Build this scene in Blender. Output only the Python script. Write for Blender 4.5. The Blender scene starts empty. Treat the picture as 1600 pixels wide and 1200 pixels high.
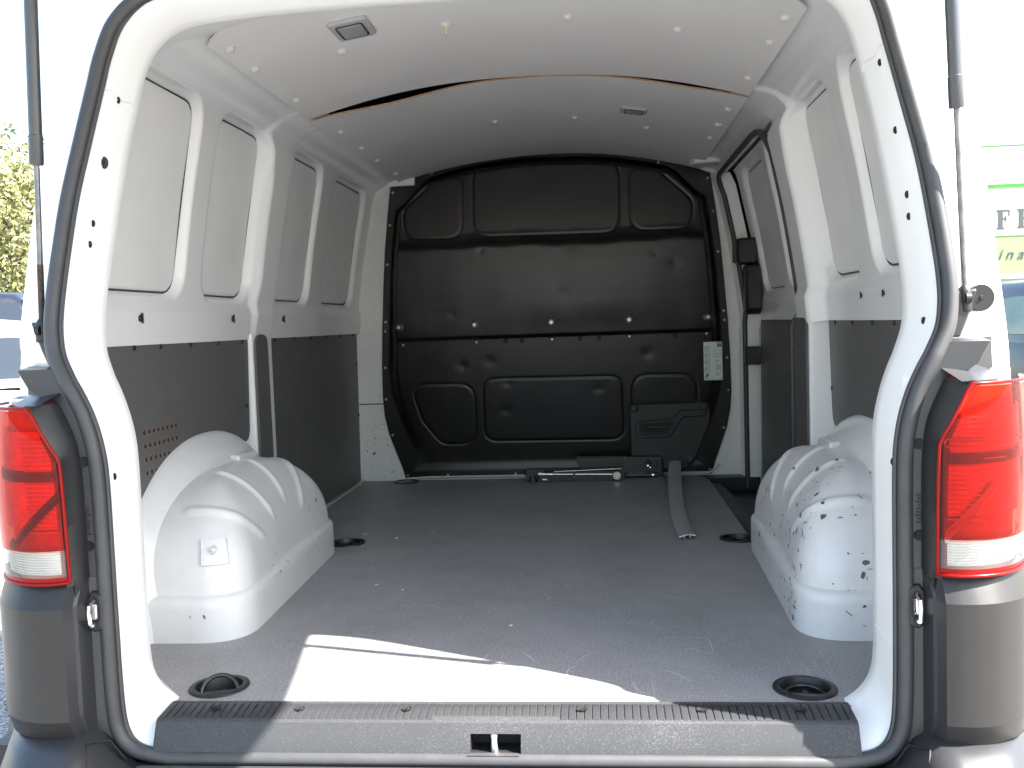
import bpy, math, random
import numpy as np
from mathutils import Vector, Matrix
from mathutils.geometry import tessellate_polygon

random.seed(5)
rng = np.random.default_rng(11)
scene = bpy.context.scene
COL = scene.collection
GROUND = -0.57            # cargo floor is z = 0

# ------------------------------------------------------------------ camera
yaw, pitch, roll = 0.0900, 0.0630, -0.0338
fw = Vector((-math.sin(yaw)*math.cos(pitch), math.cos(yaw)*math.cos(pitch), -math.sin(pitch)))
rt = Vector((math.cos(yaw), math.sin(yaw), 0)); up = rt.cross(fw)
r2 = rt*math.cos(roll) + up*math.sin(roll); u2 = up*math.cos(roll) - rt*math.sin(roll)
cam_d = bpy.data.cameras.new('camera'); cam = bpy.data.objects.new('camera', cam_d); COL.objects.link(cam)
M4 = Matrix((r2, u2, -fw)).transposed().to_4x4(); M4.translation = (0.1884, -1.6142, 0.6731)
cam.matrix_world = M4
cam_d.sensor_width = 36; cam_d.lens = 1484.5/1600*36; cam_d.clip_start = 0.02; cam_d.clip_end = 2000
scene.camera = cam

# ------------------------------------------------------------------ sky, sun, exposure
SUN = Vector((0.81, -0.26, 1.0)).normalized()
world = bpy.data.worlds.new('World'); scene.world = world; world.use_nodes = True
wn = world.node_tree.nodes; wl = world.node_tree.links
bg = wn['Background']; sky = wn.new('ShaderNodeTexSky'); sky.sky_type = 'NISHITA'; sky.sun_disc = False
sky.sun_elevation = math.asin(SUN.z); sky.sun_rotation = math.atan2(SUN.x, SUN.y)
sky.air_density = 1.35; sky.dust_density = 2.2; sky.ozone_density = 1.0
wl.new(sky.outputs[0], bg.inputs[0]); bg.inputs[1].default_value = 0.095
sun_d = bpy.data.lights.new('sun', 'SUN'); sun_d.energy = 5.0; sun_d.angle = math.radians(0.55); sun_d.color = (1, .955, .89)
sun = bpy.data.objects.new('sun', sun_d); COL.objects.link(sun)
sun.rotation_euler = SUN.to_track_quat('Z', 'Y').to_euler(); sun.location = (6, -3, 9)
vs = scene.view_settings; vs.view_transform = 'Standard'; vs.look = 'None'; vs.gamma = 1; vs.exposure = 2.75
vs.use_curve_mapping = False
scene.render.engine = 'CYCLES'
scene.cycles.max_bounces = 14; scene.cycles.diffuse_bounces = 12; scene.cycles.glossy_bounces = 5
scene.cycles.transparent_max_bounces = 12; scene.cycles.caustics_reflective = False; scene.cycles.caustics_refractive = False
scene.cycles.sample_clamp_indirect = 6.0

# ------------------------------------------------------------------ materials
MATS = {}
def newmat(name):
    m = bpy.data.materials.new(name); m.use_nodes = True
    nt = m.node_tree; p = nt.nodes['Principled BSDF']; MATS[name] = m
    return m, nt, p
def N(nt, t, **kw):
    n = nt.nodes.new(t)
    for k, v in kw.items():
        if k.startswith('i_'): n.inputs[k[2:].replace('_', ' ')].default_value = v
        else: setattr(n, k, v)
    return n
def tc(nt, scale=(1, 1, 1), rot=(0, 0, 0)):
    t = N(nt, 'ShaderNodeTexCoord'); mp = N(nt, 'ShaderNodeMapping')
    mp.inputs['Scale'].default_value = scale; mp.inputs['Rotation'].default_value = rot
    nt.links.new(t.outputs['Object'], mp.inputs[0]); return mp.outputs[0]
def noise(nt, vec, scale, detail=4, rough=.55):
    n = N(nt, 'ShaderNodeTexNoise'); n.inputs['Scale'].default_value = scale
    n.inputs['Detail'].default_value = detail; n.inputs['Roughness'].default_value = rough
    nt.links.new(vec, n.inputs['Vector']); return n.outputs[0]
def ramp(nt, fac, a, b, ca=(0, 0, 0, 1), cb=(1, 1, 1, 1)):
    r = N(nt, 'ShaderNodeValToRGB'); e = r.color_ramp.elements
    e[0].position = a; e[1].position = b; e[0].color = ca; e[1].color = cb
    nt.links.new(fac, r.inputs[0]); return r.outputs[0]
def mixc(nt, fac, a, b, mode='MIX'):
    m = N(nt, 'ShaderNodeMix', data_type='RGBA', blend_type=mode)
    for sock, v in ((m.inputs[0], fac), (m.inputs[6], a), (m.inputs[7], b)):
        if hasattr(v, 'links'): nt.links.new(v, sock)
        else: sock.default_value = v if not isinstance(v, tuple) or len(v) == 4 else (*v, 1)
    return m.outputs[2]
def mth(nt, op, a, b=0.0):
    m = N(nt, 'ShaderNodeMath', operation=op)
    for s, v in ((m.inputs[0], a), (m.inputs[1], b)):
        if hasattr(v, 'links'): nt.links.new(v, s)
        else: s.default_value = v
    return m.outputs[0]
def bump(nt, p, h, strength, dist=.001):
    b = N(nt, 'ShaderNodeBump'); b.inputs['Strength'].default_value = strength; b.inputs['Distance'].default_value = dist
    nt.links.new(h, b.inputs['Height']); nt.links.new(b.outputs[0], p.inputs['Normal'])
def mat(name, col, rough=.5, metal=0., coat=0., var=.1, vs_=6., bmp=0., bs=300., bd=.001, spec=.5, rvar=.08):
    if name in MATS: return MATS[name]
    m, nt, p = newmat(name); v = tc(nt)
    n = noise(nt, v, vs_)
    c = mixc(nt, ramp(nt, n, .3, .7), tuple(x*(1-var) for x in col), tuple(min(1, x*(1+var)) for x in col))
    nt.links.new(c, p.inputs['Base Color'])
    rn = noise(nt, v, vs_*3.1, 5)
    rr = N(nt, 'ShaderNodeMapRange'); rr.inputs[3].default_value = max(.02, rough-rvar); rr.inputs[4].default_value = min(1, rough+rvar)
    nt.links.new(rn, rr.inputs[0]); nt.links.new(rr.outputs[0], p.inputs['Roughness'])
    p.inputs['Metallic'].default_value = metal; p.inputs['Coat Weight'].default_value = coat; p.inputs['Coat Roughness'].default_value = .08
    p.inputs['Specular IOR Level'].default_value = spec
    if bmp: bump(nt, p, noise(nt, v, bs, 3), bmp, bd)
    return m
def chipped(name, col, amount, rough=.34, zlo=False):
    """white paint with dark scuffs and chips of their own shapes"""
    m, nt, p = newmat(name); v = tc(nt)
    base = mixc(nt, ramp(nt, noise(nt, v, 4), .3, .7), tuple(x*.95 for x in col), tuple(min(1, x*1.03) for x in col))
    grime = ramp(nt, noise(nt, v, 17, 6, .7), .50, .82); base = mixc(nt, mth(nt, 'MULTIPLY', grime, .22), base, (.42, .40, .37))
    dist = N(nt, 'ShaderNodeVectorMath', operation='ADD'); nz = N(nt, 'ShaderNodeTexNoise'); nz.inputs['Scale'].default_value = 9
    sc = N(nt, 'ShaderNodeVectorMath', operation='SCALE'); sc.inputs['Scale'].default_value = .35
    nt.links.new(v, nz.inputs['Vector']); nt.links.new(nz.outputs[1], sc.inputs[0]); nt.links.new(v, dist.inputs[0]); nt.links.new(sc.outputs[0], dist.inputs[1])
    mp = N(nt, 'ShaderNodeMapping'); mp.inputs['Scale'].default_value = (1, 1, .35); mp.inputs['Rotation'].default_value = (.5, .3, .4)
    nt.links.new(dist.outputs[0], mp.inputs[0])
    a = noise(nt, mp.outputs[0], 55, 2, .5); b = noise(nt, v, 6.5, 2, .5)
    s = mth(nt, 'ADD', a, mth(nt, 'MULTIPLY', b, .55))
    th = 1.0-amount
    chip = ramp(nt, s, th, th+.015)
    mp2 = N(nt, 'ShaderNodeMapping'); mp2.inputs['Scale'].default_value = (1, .12, 1); mp2.inputs['Rotation'].default_value = (.9, .2, 1.1)
    nt.links.new(v, mp2.inputs[0])
    s2 = mth(nt, 'ADD', noise(nt, mp2.outputs[0], 150, 1, .4), mth(nt, 'MULTIPLY', noise(nt, v, 9, 2, .5), .7)); chip2 = ramp(nt, s2, th+.10, th+.11)
    chips = mth(nt, 'MAXIMUM', chip, chip2)
    c = mixc(nt, chips, base, (.07, .075, .075)); nt.links.new(c, p.inputs['Base Color'])
    p.inputs['Roughness'].default_value = rough; p.inputs['Coat Weight'].default_value = .25; p.inputs['Coat Roughness'].default_value = .15
    return m

WHITE = (.80, .80, .795)
mat('white_paint', WHITE, .32, coat=.3, var=.02, bmp=.03, bs=90, bd=.002)
mat('white_exterior', (.78, .78, .79), .25, coat=.7, var=.01)
mat('inset_skin', (.79, .79, .785), .45, coat=.1, var=.03, bmp=.04, bs=40, bd=.002)
chipped('arch_paint_worn', (.74, .745, .755), -.5)
chipped('arch_paint', (.70, .70, .695), -.5)
chipped('pillar_paint', (.72, .72, .70), -.5, .4)
mat('lining', (.11, .106, .105), .46, var=.06, vs_=4, bmp=.06, bs=500, rvar=.05)
mat('ceiling_board', (.72, .705, .69), .5, var=.03, vs_=3, bmp=.03, bs=300)
mat('board_edge', (.36, .21, .11), .8, var=.25, vs_=60)
mat('black_plastic', (.014, .014, .015), .42, var=.1, bmp=.15, bs=900, bd=.0006)
mat('hatch_plastic', (.016, .016, .017), .55, var=.1, bmp=.25, bs=1300, bd=.0006)
mat('grey_plastic', (.028, .029, .032), .36, var=.06, bmp=.12, bs=1500, bd=.0005)
mat('corner_plastic', (.024, .023, .022), .36, spec=.35, var=.05, bmp=.10, bs=1500, bd=.0005)
mat('sill_plastic', (.032, .033, .036), .4, spec=.35, var=.12, vs_=20, bmp=.35, bs=1100, bd=.0008)
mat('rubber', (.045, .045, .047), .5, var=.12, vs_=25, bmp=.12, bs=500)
mat('screw_steel', (.5, .5, .48), .3, metal=1, var=.1)
mat('chrome', (.75, .75, .74), .12, metal=1, var=.03)
mat('dark_hole', (.006, .006, .006), .7)
mat('black_metal', (.012, .012, .012), .3, coat=.2)
mat('strut_tube', (.045, .047, .055), .35, coat=.3)
mat('strut_rod', (.16, .16, .17), .25, metal=.6, var=.3, vs_=40)
mat('grey_profile', (.34, .355, .365), .38, var=.05)
mat('clip_white', (.62, .60, .58), .4)
mat('lamp_bezel', (.40, .39, .385), .45)
mat('roof_void', (.02, .02, .02), .8)
mat('asphalt_dark', (.05, .05, .05), .9)
mat('chip_wood', (.55, .45, .32), .8); mat('chip_pale', (.7, .68, .62), .7)

def floor_mat():
    m, nt, p = newmat('floor_board'); v = tc(nt)
    w1 = N(nt, 'ShaderNodeTexWave', wave_type='BANDS', bands_direction='X'); w1.inputs['Scale'].default_value = 48; w1.inputs['Distortion'].default_value = .6
    w2 = N(nt, 'ShaderNodeTexWave', wave_type='BANDS', bands_direction='Y'); w2.inputs['Scale'].default_value = 48; w2.inputs['Distortion'].default_value = .6
    nt.links.new(v, w1.inputs[0]); nt.links.new(v, w2.inputs[0])
    wire = mth(nt, 'MAXIMUM', w1.outputs[1], w2.outputs[1])
    big = noise(nt, v, 3.2, 5, .6); fine = noise(nt, v, 210, 2, .7)
    c = mixc(nt, ramp(nt, big, .32, .68), (.225, .222, .226), (.31, .305, .31))
    grain = noise(nt, tc(nt, (1, 9, 1)), 34, 4, .6)
    c = mixc(nt, mth(nt, 'MULTIPLY', ramp(nt, grain, .45, .75), .35), c, (.12, .118, .12))
    c = mixc(nt, mth(nt, 'MULTIPLY', ramp(nt, fine, .48, .70), .8), c, (.46, .455, .46))
    c = mixc(nt, mth(nt, 'MULTIPLY', ramp(nt, wire, .80, .98), .22), c, (.10, .098, .10))
    # fine scratches, long thin and pale
    sc = None
    for rot, sx in ((.5, 260), (1.3, 300), (-.6, 240), (2.2, 280)):
        s = noise(nt, tc(nt, (1, .02, 1), (0, 0, rot)), sx, 1, .3)
        msk = ramp(nt, noise(nt, tc(nt, (1, 1, 1), (0, 0, rot)), 4.5, 2), .56, .66)
        k = mth(nt, 'MULTIPLY', ramp(nt, s, .66, .72), msk)
        sc = k if sc is None else mth(nt, 'MAXIMUM', sc, k)
    c = mixc(nt, mth(nt, 'MULTIPLY', sc, .5), c, (.42, .42, .42))
    nt.links.new(c, p.inputs['Base Color'])
    rr = N(nt, 'ShaderNodeMapRange'); rr.inputs[3].default_value = .36; rr.inputs[4].default_value = .62
    nt.links.new(noise(nt, v, 14, 5), rr.inputs[0]); nt.links.new(rr.outputs[0], p.inputs['Roughness'])
    h = mth(nt, 'ADD', mth(nt, 'MULTIPLY', wire, .6), mth(nt, 'MULTIPLY', fine, .7)); bump(nt, p, h, .35, .0008)
floor_mat()
def sill_mat():
    m, nt, p = newmat('sill_dusty'); v = tc(nt)
    d = ramp(nt, mth(nt, 'ADD', noise(nt, v, 420, 2, .7), mth(nt, 'MULTIPLY', noise(nt, v, 5, 3), .35)), .74, .86)
    c = mixc(nt, mth(nt, 'MULTIPLY', d, .4), (.045, .046, .049), (.15, .15, .15)); nt.links.new(c, p.inputs['Base Color'])
    p.inputs['Roughness'].default_value = .45; p.inputs['Specular IOR Level'].default_value = .22; bump(nt, p, noise(nt, v, 900, 2), .4, .0006)
sill_mat()
def bulk_mat():
    m, nt, p = newmat('bulkhead_black'); v = tc(nt)
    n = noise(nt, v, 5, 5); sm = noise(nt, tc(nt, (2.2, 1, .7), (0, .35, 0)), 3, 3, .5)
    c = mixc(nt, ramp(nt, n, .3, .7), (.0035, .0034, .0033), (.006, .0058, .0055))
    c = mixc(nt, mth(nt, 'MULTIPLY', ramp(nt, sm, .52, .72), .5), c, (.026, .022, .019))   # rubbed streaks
    nt.links.new(c, p.inputs['Base Color'])
    rr = N(nt, 'ShaderNodeMapRange'); rr.inputs[3].default_value = .25; rr.inputs[4].default_value = .34
    nt.links.new(sm, rr.inputs[0]); nt.links.new(rr.outputs[0], p.inputs['Roughness'])
    bump(nt, p, noise(nt, v, 9, 2), .05, .01); p.inputs['Specular IOR Level'].default_value = .36
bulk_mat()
def lens_mat(name, tint, gl=.10):
    m = bpy.data.materials.new(name); m.use_nodes = True; MATS[name] = m; nt = m.node_tree; nt.nodes.clear()
    o = N(nt, 'ShaderNodeOutputMaterial'); t = N(nt, 'ShaderNodeBsdfTransparent'); t.inputs[0].default_value = (*tint, 1)
    d = N(nt, 'ShaderNodeBsdfPrincipled'); d.inputs['Base Color'].default_value = (*[x*.8 for x in tint], 1); d.inputs['Roughness'].default_value = .3
    g = N(nt, 'ShaderNodeBsdfGlossy'); g.inputs['Roughness'].default_value = .03
    lw = N(nt, 'ShaderNodeFresnel'); lw.inputs[0].default_value = 1.3
    mx0 = N(nt, 'ShaderNodeMixShader'); mx0.inputs[0].default_value = gl
    nt.links.new(t.outputs[0], mx0.inputs[1]); nt.links.new(d.outputs[0], mx0.inputs[2])
    mx = N(nt, 'ShaderNodeMixShader'); nt.links.new(lw.outputs[0], mx.inputs[0]); nt.links.new(mx0.outputs[0], mx.inputs[1]); nt.links.new(g.outputs[0], mx.inputs[2])
    nt.links.new(mx.outputs[0], o.inputs[0])
lens_mat('lens_red', (.90, .05, .022), .06); lens_mat('lens_clear', (.93, .93, .93), .1)
mat('reflector', (.78, .72, .62), .25, metal=.4, var=.2, vs_=40)
mat('reflector_rib', (.86, .82, .74), .3, metal=.3)
mat('lamp_inner', (.50, .10, .05), .35, var=.3, vs_=25); mat('lamp_dark', (.06, .035, .035), .35, metal=.3)
mat('red_solid', (.22, .004, .003), .3, coat=0, var=.1, spec=.2)

def ground_mat():
    m, nt, p = newmat('ground_asphalt'); v = tc(nt)
    vo = N(nt, 'ShaderNodeTexVoronoi'); vo.inputs['Scale'].default_value = 75; nt.links.new(v, vo.inputs['Vector'])
    n = noise(nt, v, .6, 5)
    c = mixc(nt, vo.outputs['Color'], (.24, .238, .234), (.42, .416, .408))
    c = mixc(nt, ramp(nt, vo.outputs['Distance'], .35, .85), c, (.06, .06, .06))
    c = mixc(nt, ramp(nt, n, .35, .65), c, (.15, .15, .15), 'MULTIPLY') if False else c
    nt.links.new(c, p.inputs['Base Color']); p.inputs['Roughness'].default_value = .85
    bump(nt, p, mth(nt, 'SUBTRACT', 1.0, vo.outputs['Distance']), 1.0, .012)
ground_mat()

# ------------------------------------------------------------------ mesh helpers
class MB:
    def __init__(s): s.V = []; s.F = []; s.MI = []
    def add(s, V, F, mi=0):
        o = len(s.V); s.V += [tuple(map(float, v)) for v in V]; s.F += [tuple(i+o for i in f) for f in F]; s.MI += [mi]*len(F); return s
    def box(s, x0, x1, y0, y1, z0, z1, mi=0):
        V = [(x, y, z) for z in (z0, z1) for y in (y0, y1) for x in (x0, x1)]
        return s.add(V, [(0, 2, 3, 1), (4, 5, 7, 6), (0, 1, 5, 4), (2, 6, 7, 3), (0, 4, 6, 2), (1, 3, 7, 5)], mi)
    def tube(s, path, r, n=12, closed=False, cap=True, mi=0, squash=None):
        P = [Vector(p) for p in path]; k = len(P); R = r if hasattr(r, '__len__') else [r]*k
        V = []; prev = None
        for i in range(k):
            t = (P[(i+1) % k]-P[i-1]) if closed else (P[min(i+1, k-1)]-P[max(i-1, 0)])
            t.normalize()
            if prev is None:
                a = Vector((0, 0, 1)) if abs(t.z) < .9 else Vector((1, 0, 0)); nrm = t.cross(a).normalized()
            else:
                nrm = prev-t*prev.dot(t); nrm = nrm.normalized() if nrm.length > 1e-6 else prev
            prev = nrm; b = t.cross(nrm)
            for j in range(n):
                a = 2*math.pi*j/n; V.append(P[i]+nrm*math.cos(a)*R[i]+b*math.sin(a)*R[i])
        F = []
        for i in range(k if closed else k-1):
            for j in range(n):
                a = i*n+j; b_ = i*n+(j+1) % n; c = ((i+1) % k)*n+(j+1) % n; d = ((i+1) % k)*n+j; F.append((a, b_, c, d))
        if cap and not closed: F += [tuple(range(n))[::-1], tuple((k-1)*n+j for j in range(n))]
        return s.add(V, F, mi)
    def cyl(s, p0, p1, r, n=16, r1=None, mi=0): return s.tube([p0, p1], [r, r if r1 is None else r1], n, mi=mi)
    def lathe(s, prof, c, axis='z', n=32, mi=0):
        V = []
        for (r, h) in prof:
            for j in range(n):
                a = 2*math.pi*j/n; q = (r*math.cos(a), r*math.sin(a), h)
                if axis == 'y': q = (q[0], q[2], q[1])
                if axis == 'x': q = (q[2], q[0], q[1])
                V.append((c[0]+q[0], c[1]+q[1], c[2]+q[2]))
        F = [(i*n+j, i*n+(j+1) % n, (i+1)*n+(j+1) % n, (i+1)*n+j) for i in range(len(prof)-1) for j in range(n)]
        return s.add(V, F, mi)
    def grid(s, A, mi=0, closed=False):
        A = np.asarray(A); a, b = A.shape[:2]; V = A.reshape(-1, 3)
        F = [(i*b+j, i*b+j+1, (i+1)*b+j+1, (i+1)*b+j) for i in range(a-1) for j in range(b-1)]
        if closed: F += [(i*b+b-1, i*b, (i+1)*b, (i+1)*b+b-1) for i in range(a-1)]
        return s.add(V, F, mi)
    def prism(s, out, axis, lo, hi, bev=0., mi=0):
        """outline (list of 2D points, other two axes in xyz order) extruded along axis from lo to hi; bevel on the hi side"""
        n = len(out); o = np.array(out, float); c = o.mean(0)
        def emb(P, h):
            k = 'xyz'.index(axis); R = np.zeros((len(P), 3)); oth = [i for i in range(3) if i != k]; R[:, oth[0]] = P[:, 0]; R[:, oth[1]] = P[:, 1]; R[:, k] = h; return R
        rings = [emb(o, lo)]
        if bev:
            ins = inset2(o, abs(bev)); d = bev if hi > lo else -bev
            rings += [emb(o, hi-d), emb((o*.3+ins*.7), hi-d*.3), emb(ins, hi)]
        else: rings += [emb(o, hi)]
        V = np.concatenate(rings); F = []
        for i in range(len(rings)-1):
            for j in range(n): F.append((i*n+j, i*n+(j+1) % n, (i+1)*n+(j+1) % n, (i+1)*n+j))
        F += [tuple(range(n))[::-1], tuple((len(rings)-1)*n+j for j in range(n))]
        return s.add(V, F, mi)
    def mirror(s): 
        m = MB(); m.V = [(-x, y, z) for x, y, z in s.V]; m.F = [f[::-1] for f in s.F]; m.MI = list(s.MI); return m
def inset2(o, d):
    n = len(o); area = 0.5*np.sum(o[:, 0]*np.roll(o[:, 1], -1)-np.roll(o[:, 0], -1)*o[:, 1]); sg = 1 if area > 0 else -1
    t = np.roll(o, -1, 0)-o; t /= np.linalg.norm(t, axis=1)[:, None]+1e-12; nn = np.stack([-t[:, 1], t[:, 0]], 1)*sg
    b = nn+np.roll(nn, 1, 0); b /= np.maximum((b**2).sum(1)[:, None]/2, .35); return o+b*d
def rpoly(pts, r, n=6):
    out = []; k = len(pts); R = r if hasattr(r, '__len__') else [r]*k
    for i in range(k):
        p = np.array(pts[i], float); a = np.array(pts[i-1], float)-p; b = np.array(pts[(i+1) % k], float)-p
        la, lb = np.linalg.norm(a), np.linalg.norm(b); a /= la; b /= lb
        ang = math.acos(max(-1, min(1, a@b))); d = min(R[i]/math.tan(ang/2), la*.48, lb*.48) if ang < 3.1 else 0
        if d < 1e-5: out.append(tuple(p)); continue
        for t in np.linspace(0, 1, n+1): out.append(tuple((1-t)**2*(p+a*d)+2*t*(1-t)*p+t*t*(p+b*d)))
    return out
def obj(name, mb, m, parent=None, smooth=35, kind=None, label=None, loc=None):
    mats = m if isinstance(m, (list, tuple)) else [m]
    if isinstance(mb, MB):
        me = bpy.data.meshes.new(name); me.from_pydata(mb.V, [], mb.F)
        for q in mats: me.materials.append(MATS[q])
        if len(mats) > 1: me.polygons.foreach_set('material_index', mb.MI)
        if smooth:
            me.polygons.foreach_set('use_smooth', [True]*len(me.polygons)); me.set_sharp_from_angle(angle=math.radians(smooth))
        me.update()
    else: me = mb
    o = bpy.data.objects.new(name, me); COL.objects.link(o)
    if parent is not None:
        o.parent = parent
        if parent.type == 'EMPTY': o.matrix_parent_inverse = Matrix.Translation(-parent.location) @ Matrix.Identity(4) if parent.rotation_euler.z == 0 else Matrix.Identity(4)
    if loc is not None: o.location = loc
    if kind: o['kind'] = kind
    if label: o['label'] = label
    return o
def thing(name, label, cat, loc=(0, 0, 0), rz=0, group=None):
    o = bpy.data.objects.new(name, None); COL.objects.link(o); o.location = loc; o.rotation_euler = (0, 0, rz)
    o.empty_display_size = .1; o['label'] = label; o['category'] = cat
    if group: o['group'] = group
    return o
def tag(o, label, cat, group=None):
    o['label'] = label; o['category'] = cat
    if group: o['group'] = group
    return o
def fixnormals(o, toward):
    """flip faces so that they look to the given point on average"""
    me = o.data; me.update(); s = 0
    for p in me.polygons: s += p.area*p.normal.dot(Vector(toward)-p.center)
    if s < 0: me.flip_normals()
def sstep(a, b, x): t = np.clip((x-a)/(b-a), 0, 1); return t*t*(3-2*t)
def catmull(pts, m):
    P = np.array(pts, float); out = []
    for i in range(len(P)-1):
        p0, p1, p2, p3 = P[max(i-1, 0)], P[i], P[i+1], P[min(i+2, len(P)-1)]
        for t in np.linspace(0, 1, m, endpoint=False):
            out.append(.5*((2*p1)+(-p0+p2)*t+(2*p0-5*p1+4*p2-p3)*t*t+(-p0+3*p1-3*p2+p3)*t**3))
    out.append(P[-1]); return np.array(out)
def sd_rrect(y, z, y0, y1, z0, z1, r):
    qx = np.abs(y-(y0+y1)/2)-(y1-y0)/2+r; qz = np.abs(z-(z0+z1)/2)-(z1-z0)/2+r
    return np.hypot(np.maximum(qx, 0), np.maximum(qz, 0))+np.minimum(np.maximum(qx, qz), 0)-r
def sd_poly(X, Z, pts):
    P = np.array(pts, float); n = len(P); d = np.full(X.shape, 1e9); ins = np.zeros(X.shape, bool)
    for i in range(n):
        a = P[i]; b = P[(i+1) % n]; e = b-a; wx = X-a[0]; wz = Z-a[1]
        t = np.clip((wx*e[0]+wz*e[1])/(e@e), 0, 1); d = np.minimum(d, np.hypot(wx-e[0]*t, wz-e[1]*t))
        c = ((a[1] > Z) != (b[1] > Z)) & (X < (b[0]-a[0])*(Z-a[1])/(b[1]-a[1]+1e-12)+a[0]); ins ^= c
    return np.where(ins, -d, d)
# shared small meshes
def small(name, mb, m):
    o = obj(name, mb, m); me = o.data; bpy.data.objects.remove(o); return me

# ================================================================== SETTING
g = MB(); g.add([(-400, -400, GROUND), (400, -400, GROUND), (400, 400, GROUND), (-400, 400, GROUND)], [(0, 1, 2, 3)])
go = obj('ground', g, 'ground_asphalt'); go['kind'] = 'structure'

# ================================================================== THE VAN
van = thing('cargo_van', 'white panel van with open rear, lined empty cargo bay and dark grey bumper', 'van', (0, 1.2, GROUND))

# ---- upper side wall (stamped inner frame), profile given as (half width, height)
PROF = catmull([(.864, .655), (.860, .69), (.853, .75), (.839, .85), (.815, 1.0), (.789, 1.13), (.767, 1.232), (.746, 1.272), (.706, 1.296), (.655, 1.311), (.605, 1.334)], 14)
def prof_norm(P):
    t = np.gradient(P, axis=0); t /= np.linalg.norm(t, axis=1)[:, None]; return np.stack([-np.abs(t[:, 1]), -np.abs(t[:, 0])], 1)*1.0
PN = np.stack([-(np.gradient(PROF[:, 1])), np.gradient(PROF[:, 0])], 1); PN /= np.linalg.norm(PN, axis=1)[:, None]
def wallx(z): return np.interp(z, PROF[:140, 1], PROF[:140, 0])
INS = [(.20, .70), (.836, 1.155), (1.405, 1.752), (1.928, 2.38)]
ZI0, ZI1 = .778, 1.243
def wall_disp(Y, Z, ins, pillar):
    D = np.zeros_like(Y)
    for (a, b) in ins:
        sd = sd_rrect(Y, Z, a, b, ZI0, ZI1, .055); D -= .026*(1-sstep(.003, .018, sd))
    amp = pillar*(1-.85*sstep(1.21, 1.30, Z))*(1 if pillar > .04 else .27+.73*sstep(.67, .85, Z))
    fl = .05*sstep(1.1, 1.28, Z)
    D += amp*sstep(1.165-fl, 1.20-fl, Y)*(1-sstep(1.335+fl*.3, 1.365+fl*.3, Y))
    D += .014*(1-sstep(.725, .765, Z))
    D += .006*np.exp(-((Z-1.285)/.012)**2)
    D += .0012*np.sin(Y*7+Z*3)
    return D
def wall_grid(y0, y1, ny, ins, pillar, off=0., rows=slice(None), extra=None):
    ys = np.linspace(y0, y1, ny); P = PROF[rows]; NN = PN[rows]
    Y, I = np.meshgrid(ys, np.arange(len(P)), indexing='ij'); X0 = P[I, 0]; Z0 = P[I, 1]
    D = wall_disp(Y, Z0, ins, pillar)+off
    if extra is not None: D = D+extra(Y, Z0)
    return np.stack([X0+NN[I, 0]*D, Y, Z0+NN[I, 1]*D], -1)
CEN = (0, 1.2, .7)
def inset_plate(a, b, off=0.):
    nz, ny = 44, 30; v = (1-np.cos(np.linspace(0, np.pi, nz)))/2; zs = ZI0+.002+(ZI1-ZI0-.004)*v
    r = .052; k = np.clip(np.maximum(ZI0+r-zs, zs-(ZI1-r)), 0, r); ind = r-np.sqrt(np.maximum(r*r-k*k, 0))
    u = (1-np.cos(np.linspace(0, np.pi, ny)))/2
    Y = (a+ind)[:, None]+((b-ind)-(a+ind))[:, None]*u[None]; Z = np.repeat(zs[:, None], ny, 1)
    sd = sd_rrect(Y, Z, a, b, ZI0, ZI1, .055)
    D = off-.027+.011*sstep(.0, -.010, sd)+.002*np.sin((Y-a)/(b-a)*np.pi)
    X = np.interp(Z, PROF[:, 1], PROF[:, 0])-D
    return MB().grid(np.stack([X, Y, Z], -1))
def gap_shade(a, b, off, par, sd):  # dark loop put in as the shadow line of the gap round an inset
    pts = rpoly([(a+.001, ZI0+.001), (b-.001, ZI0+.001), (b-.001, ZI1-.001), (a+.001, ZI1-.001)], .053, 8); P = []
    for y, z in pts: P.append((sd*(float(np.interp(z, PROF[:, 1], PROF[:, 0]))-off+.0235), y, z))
    obj('gap_shade', MB().tube(P, .0024, 6, closed=True), 'rubber', par)
screw_dark = small('screw', MB().lathe([(0, -.004), (.0032, -.004), (.0055, -.003), (.006, 0)], (0, 0, 0), 'y', 10), 'dark_hole')
screw_side = small('screw', MB().lathe([(0, .004), (.003, .004), (.0055, .003), (.007, -.001)], (0, 0, 0), 'x', 10), 'black_plastic')
rivet_steel = small('screw', MB().lathe([(0, -.005), (.003, -.005), (.0055, -.003), (.006, .003)], (0, 0, 0), 'y', 10), 'screw_steel')
def mirror_if(mb, sd): return mb.mirror() if sd < 0 else mb

# left wall: full length
lw = obj('side_wall', MB().grid(wall_grid(.30, 2.52, 420, INS, .030)).mirror(), 'white_paint', van, smooth=60); fixnormals(lw, CEN)
for (a, b) in INS:
    o = obj('inset_panel', inset_plate(a, b).mirror(), 'inset_skin', lw, smooth=50); fixnormals(o, CEN); gap_shade(a, b, 0, lw, -1)
# right wall: rear quarter and door pillar, then the rail over the sliding door
def jamb(Y, Z): return -.11*sstep(1.385, 1.40, Y)*(1-sstep(1.262, 1.275, Z))
rw = obj('side_wall', MB().grid(wall_grid(.30, 2.52, 420, INS[:2], .055, extra=jamb)), 'white_paint', van, smooth=60); fixnormals(rw, CEN)
for (a, b) in INS[:2]:
    o = obj('inset_panel', inset_plate(a, b), 'inset_skin', rw, smooth=50); fixnormals(o, CEN); gap_shade(a, b, 0, rw, 1)
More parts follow.
